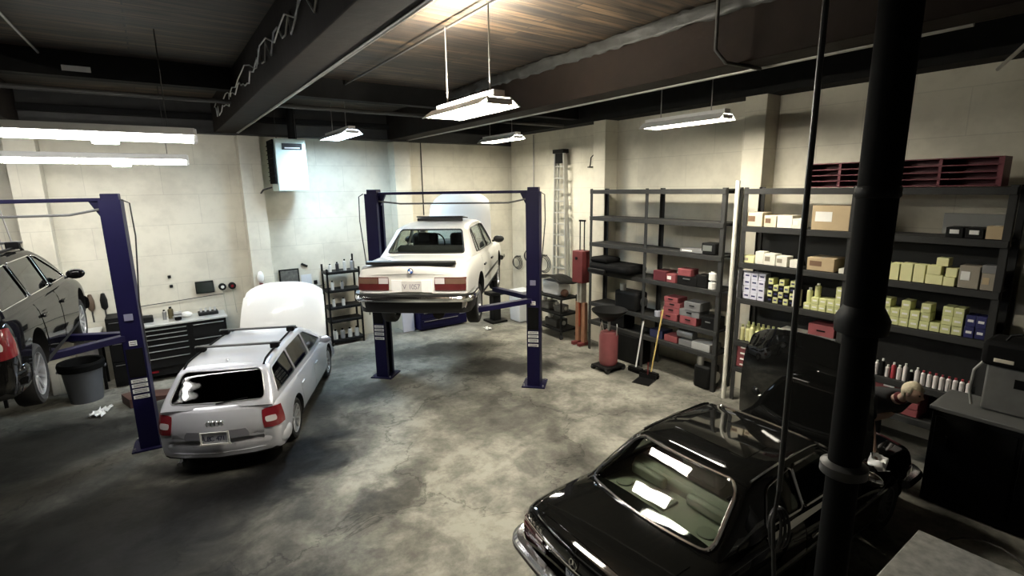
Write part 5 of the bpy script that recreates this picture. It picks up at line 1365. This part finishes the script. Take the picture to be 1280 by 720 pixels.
# cables on the floor beyond the table
rnd = random.Random(11)
for k in range(6):
    cx, cy = 5.6 + rnd.uniform(-.35, .4), .55 + rnd.uniform(-.35, .35); r = rnd.uniform(.25, .5); a0 = rnd.uniform(0, 6)
    pts = [(cx + r * math.cos(a0 + q * .3) * (1 + .02 * q), cy + r * .8 * math.sin(a0 + q * .3), .02 + .022 * k + .004 * math.sin(q)) for q in range(14)]
    tag(MB().tube(pts, .011, 6).build('floor_cable', M_hose if k % 2 else M_conduitd), 'dark cable curling on the floor between the metal table and the dark cabinet', 'cable', 'cables on the floor beyond the table')
t = thing('gas_cylinder', 'dark grey gas cylinder at the right edge beyond the table', 'cylinder', (5.30, -.02, 0))
MB().lathe([(.14, 0), (.15, .02), (.15, 1.0), (.12, 1.12), (.05, 1.18), (.04, 1.22)], n=28).build('cylinder_body', mat('cylinder grey', (.07, .07, .07), .5), t); MB().cyl((0, 0, 1.2), (0, 0, 1.3), .025, 10).build('valve', M_steel, t)

# dark column and hanging air line
t = thing('steel_column', 'thick black round column standing in front of the black coupe at right', 'column', (2.95, 1.035, 0))
MB().cyl((0, 0, 0), (0, 0, 3.02), .080, 32).build('lower_shaft', M_black, t); MB().cyl((0, 0, 3.02), (0, 0, ZC - .01), .090, 32).build('upper_shaft', M_black, t)
MB().lathe([(.080, 2.92), (.12, 2.93), (.125, 3.0), (.105, 3.04), (.090, 3.07)], n=32).build('collar', M_blackm, t)
MB().lathe([(.091, 3.62), (.098, 3.63), (.098, 3.67), (.091, 3.68)], n=32, closed=False).build('band', M_blackm, t)
MB().lathe([(.081, 2.10), (.115, 2.12), (.115, 2.17), (.081, 2.19)], n=32).build('band', mat('grey band', (.05, .05, .05), .4, .4), t)
MB().box((0, 0, .01), (.5, .5, .02)).build('base_plate', M_blackm, t)
t = thing('air_line', 'thin air line hanging left of the black column, hose bunched at its lower end', 'air line', (2.52, 1.17, 0))
MB().tube([(0, 0, ZC - .01), (0, 0, 3.0), (.01, 0, 2.1)], .014, 10).build('drop_pipe', mat('dark grey pipe', (.05, .05, .048), .4, .3), t)
for k in range(3):
    r = .03 + .012 * k
    MB().tube([(.01 + .02 * k, r * math.cos(a), 1.86 + .12 * math.sin(a)) for a in np.linspace(0, 2 * PI, 22, endpoint=False)], .009, 6, closed=True).build('hose_loop', M_hose, t)
MB().tube([(.01, 0, 2.12), (.0, .01, 1.9), (.02, -.02, 1.5)], .012, 8).build('hose', M_hose, t); MB().cyl((.02, -.02, 1.5), (.02, -.02, 1.42), .018, 10).build('coupler', M_steel, t)

# ------------------------------------------------------------------ person leaning over the open engine bay
def skinned(name, joints, edges, radii, m, parent, sub=2, root=0):
    me = bpy.data.meshes.new(name); me.from_pydata([tuple(j) for j in joints], edges, [])
    o = bpy.data.objects.new(name, me); COL.objects.link(o)
    o.modifiers.new('skin', 'SKIN').use_smooth_shade = True
    bm = bmesh.new(); bm.from_mesh(me); ly = bm.verts.layers.skin.verify()
    bm.verts.ensure_lookup_table()
    for i, v in enumerate(bm.verts):
        r = radii[i]; v[ly].radius = r if isinstance(r, tuple) else (r, r); v[ly].use_root = (i == root)
    bm.to_mesh(me); bm.free()
    sb = o.modifiers.new('sub', 'SUBSURF'); sb.levels = sub; sb.render_levels = sub
    dg = bpy.context.evaluated_depsgraph_get(); dg.update()
    me2 = bpy.data.meshes.new_from_object(o.evaluated_get(dg)); bpy.data.objects.remove(o)
    for p in me2.polygons: p.use_smooth = True
    me2.materials.clear(); me2.materials.append(m)
    o2 = bpy.data.objects.new(name, me2); COL.objects.link(o2); o2.parent = parent
    return o2
skin = mat('skin', (.55, .36, .27), .5, var=.05); hair = mat('grey blond hair', (.50, .43, .30), .7, var=.3, scale=30, bump=.4)
shirt = mat('black work shirt', (.012, .012, .013), .8); trousers = mat('dark trousers', (.018, .018, .022), .85)
P0 = Vector((7.14, 2.36, 0))
per = thing('person', 'person in black shirt leaning over the black coupe engine bay, white rag in hand', 'person', tuple(P0))
J = {}
def W_(x, y, z): return Vector((x, y, z)) - P0
fwd = Vector((-.75, -.66, 0)); lft = Vector((.66, -.75, 0))
hip = Vector((0, 0, .94)); chest = W_(6.58, 1.96, 1.24); neck = W_(6.47, 1.80, 1.36)
shR = chest + Vector((-.04, 0, .05)) - lft * .19; shL = chest + Vector((-.04, 0, .05)) + lft * .19
elR = W_(6.04, 1.91, 1.10); wrR = W_(5.82, 1.79, .93)
elL = shL + Vector((.02, .16, -.26)); wrL = W_(6.42, 2.20, .93)
body_j = [hip, hip.lerp(chest, .5) + Vector((0, 0, .03)), chest, neck, neck + Vector((-.05, -.05, .07)),
          shR, elR, wrR, shL, elL, wrL]
body_e = [(0, 1), (1, 2), (2, 3), (3, 4), (2, 5), (5, 6), (6, 7), (2, 8), (8, 9), (9, 10)]
body_r = [.10, .10, .10, .05, .048, .045, .043, .028, .045, .043, .028]
skinned('body', body_j, body_e, body_r, skin, per)
skinned('shirt', [hip + Vector((0, 0, -.06)), hip.lerp(chest, .5) + Vector((0, 0, .03)), chest, chest.lerp(neck, .7), shR, shR.lerp(elR, .75), shL, shL.lerp(elL, .75)],
        [(0, 1), (1, 2), (2, 3), (2, 4), (4, 5), (2, 6), (6, 7)], [.17, .165, .18, .10, .095, .070, .095, .070], shirt, per)
skinned('trousers', [hip, hip - lft * .10 + Vector((0, 0, -.06)), Vector((-.02, 0, .50)) - lft * .12, Vector((0, 0, .09)) - lft * .13, hip + lft * .10 + Vector((0, 0, -.06)), Vector((-.05, -.04, .50)) + lft * .12, Vector((0, 0, .09)) + lft * .13],
        [(0, 1), (1, 2), (2, 3), (0, 4), (4, 5), (5, 6)], [.15, .105, .075, .06, .105, .075, .06], trousers, per)
for s in (-1, 1):
    b_ = Vector((0, 0, .045)) + lft * .13 * s
    skinned('shoe', [b_ - fwd * .07, b_ + fwd * .05, b_ + fwd * .17 + Vector((0, 0, -.012))], [(0, 1), (1, 2)], [.045, .045, .032], M_black, per)
tag(skinned('collar', [chest.lerp(neck, .75), neck + Vector((-.01, -.01, .02))], [(0, 1)], [.088, .075], mat('dark red undershirt', (.09, .012, .014), .9), per), 'dark red collar')
# head, facing the left of the body (towards the right of the view)
hc = W_(6.42, 1.70, 1.47); look = Vector((-.12, -.97, -.22)).normalized(); side = look.cross(Vector((0, 0, 1))).normalized(); up = side.cross(look); look, side, up = look * .93, side * .93, up * .93
HM = Matrix.Translation(hc) @ Matrix(((look.x, side.x, up.x), (look.y, side.y, up.y), (look.z, side.z, up.z))).to_4x4()
def headmesh():
    mb = MB(); mb.sphere((0, 0, 0), (.098, .078, .122), 40, 30)
    out = []
    for v in mb.v:
        x, y, z = v
        if z < 0: x += .012 * (-z / .12); y *= 1 - .28 * (-z / .12) ** 1.5
        if x > .05:
            g = math.exp(-(y / .014) ** 2)
            x += g * (.026 * math.exp(-((z + .018) / .020) ** 2) + .010 * math.exp(-((z - .01) / .022) ** 2))      # nose
            x += .008 * math.exp(-((z + .062) / .008) ** 2) * math.exp(-(y / .022) ** 2)    # lips
            x += .014 * math.exp(-((z + .10) / .018) ** 2) * math.exp(-(y / .025) ** 2)     # chin
            for e in (-1, 1): x -= .010 * math.exp(-((y - e * .031) / .014) ** 2 - ((z - .012) / .012) ** 2)
            x += .006 * math.exp(-((z - .032) / .008) ** 2)
        out.append(Vector((x, y, z)))
    mb.v = [HM @ v for v in out]
    return mb
hd = headmesh().build('head', skin, per, smooth=80)
for s in (-1, 1):
    MB().sphere((0, 0, 0), (.020, .008, .032), 12, 8, HM @ Matrix.Translation((-.005, s * .078, -.005))).build('ear', skin, hd)
    MB().sphere((0, 0, 0), .0115, 12, 8, HM @ Matrix.Translation((.082, s * .030, .012))).build('eye', mat('eye dark', (.05, .04, .035), .2), hd)
MB().box((0, 0, 0), (.006, .04, .006), HM @ Matrix.Translation((.103, 0, -.063))).build('mouth', mat('lip', (.30, .12, .10), .5), hd, bevel=.002)
mb = MB(); mb.sphere((0, 0, 0), (.110, .092, .128), 36, 24)
rnd = random.Random(2); vs_ = []
for v in mb.v:
    x, y, z = v
    k = 1 + .02 * math.sin(40 * y + 30 * x) + .02 * math.sin(55 * z + 20 * y)
    x, y, z = x * k - .006, y * k, z * k + .012
    hl = .060 if x > .02 else (.01 if x > -.03 else -.07)
    if z < hl: x *= .55 if x > .03 else .8; y *= .70; z = max(z, hl - .03)
    vs_.append(HM @ Vector((x, y, z)))
mb.v = vs_; mb.build('hair', hair, hd, smooth=60)
# hands with five fingers each
def hand(wr, d, palm_n, sgn, name='hand', curl=.9):
    d = d.normalized(); pn = palm_n.normalized(); sd = d.cross(pn).normalized() * sgn
    pc = wr + d * .05
    skinned(name, [wr - d * .01, pc, wr + d * .09, wr + d * .085 + sd * .022, wr + d * .085 - sd * .022], [(0, 1), (1, 2), (1, 3), (1, 4)], [(.027, .02), (.035, .018), (.03, .015), .014, .014], skin, per, 2)
    lens = [.068, .076, .070, .055]
    for i in range(4):
        o_ = wr + d * .09 + sd * (.03 - .02 * i); L_ = lens[i]
        p1 = o_ + (d * math.cos(.3 * curl) + pn * math.sin(.3 * curl)) * L_ * .45
        p2 = p1 + (d * math.cos(curl) + pn * math.sin(curl)) * L_ * .32
        p3 = p2 + (d * math.cos(1.6 * curl) + pn * math.sin(1.6 * curl)) * L_ * .25
        skinned('finger', [o_ - d * .02, o_, p1, p2, p3], [(0, 1), (1, 2), (2, 3), (3, 4)], [.009, .0095, .0085, .008, .007], skin, per, 1)
    t0 = wr + d * .03 + sd * .03; t1 = t0 + (d * .6 + sd * .6 + pn * .4).normalized() * .035; t2 = t1 + (d * .9 + pn * .5).normalized() * .03
    skinned('thumb', [t0 - sd * .015, t0, t1, t2], [(0, 1), (1, 2), (2, 3)], [.011, .012, .010, .008], skin, per, 1)
hand(wrR, Vector((-.5, -.35, -.5)), Vector((-.3, -.6, .2)), 1)
hand(wrL, Vector((-.4, 0, -.5)), Vector((.4, .2, -.4)), -1)
# rag held in the near hand
mb = MB(); vs = []; fs = []; rnd = random.Random(6); n_ = 9
for i in range(n_):
    for j in range(n_):
        u_, v_ = (i / (n_ - 1) - .5), (j / (n_ - 1) - .5)
        vs.append((u_ * .20, v_ * .17, .045 * math.sin(7 * u_ + 3) * math.cos(6 * v_) + rnd.uniform(-.012, .012)))
for i in range(n_ - 1):
    for j in range(n_ - 1): a = i * n_ + j; fs.append((a, a + 1, a + n_ + 1, a + n_))
o = mb.add(vs, fs).build('cleaning_rag', mat('clean white rag', (.85, .84, .82), .9), loc=(5.72, 1.71, .90), smooth=50); o.modifiers.new('s', 'SOLIDIFY').thickness = .004; o.rotation_euler = (.3, -.4, .5)
tag(o, 'white rag held in the hand of the person leaning over the black coupe', 'rag')
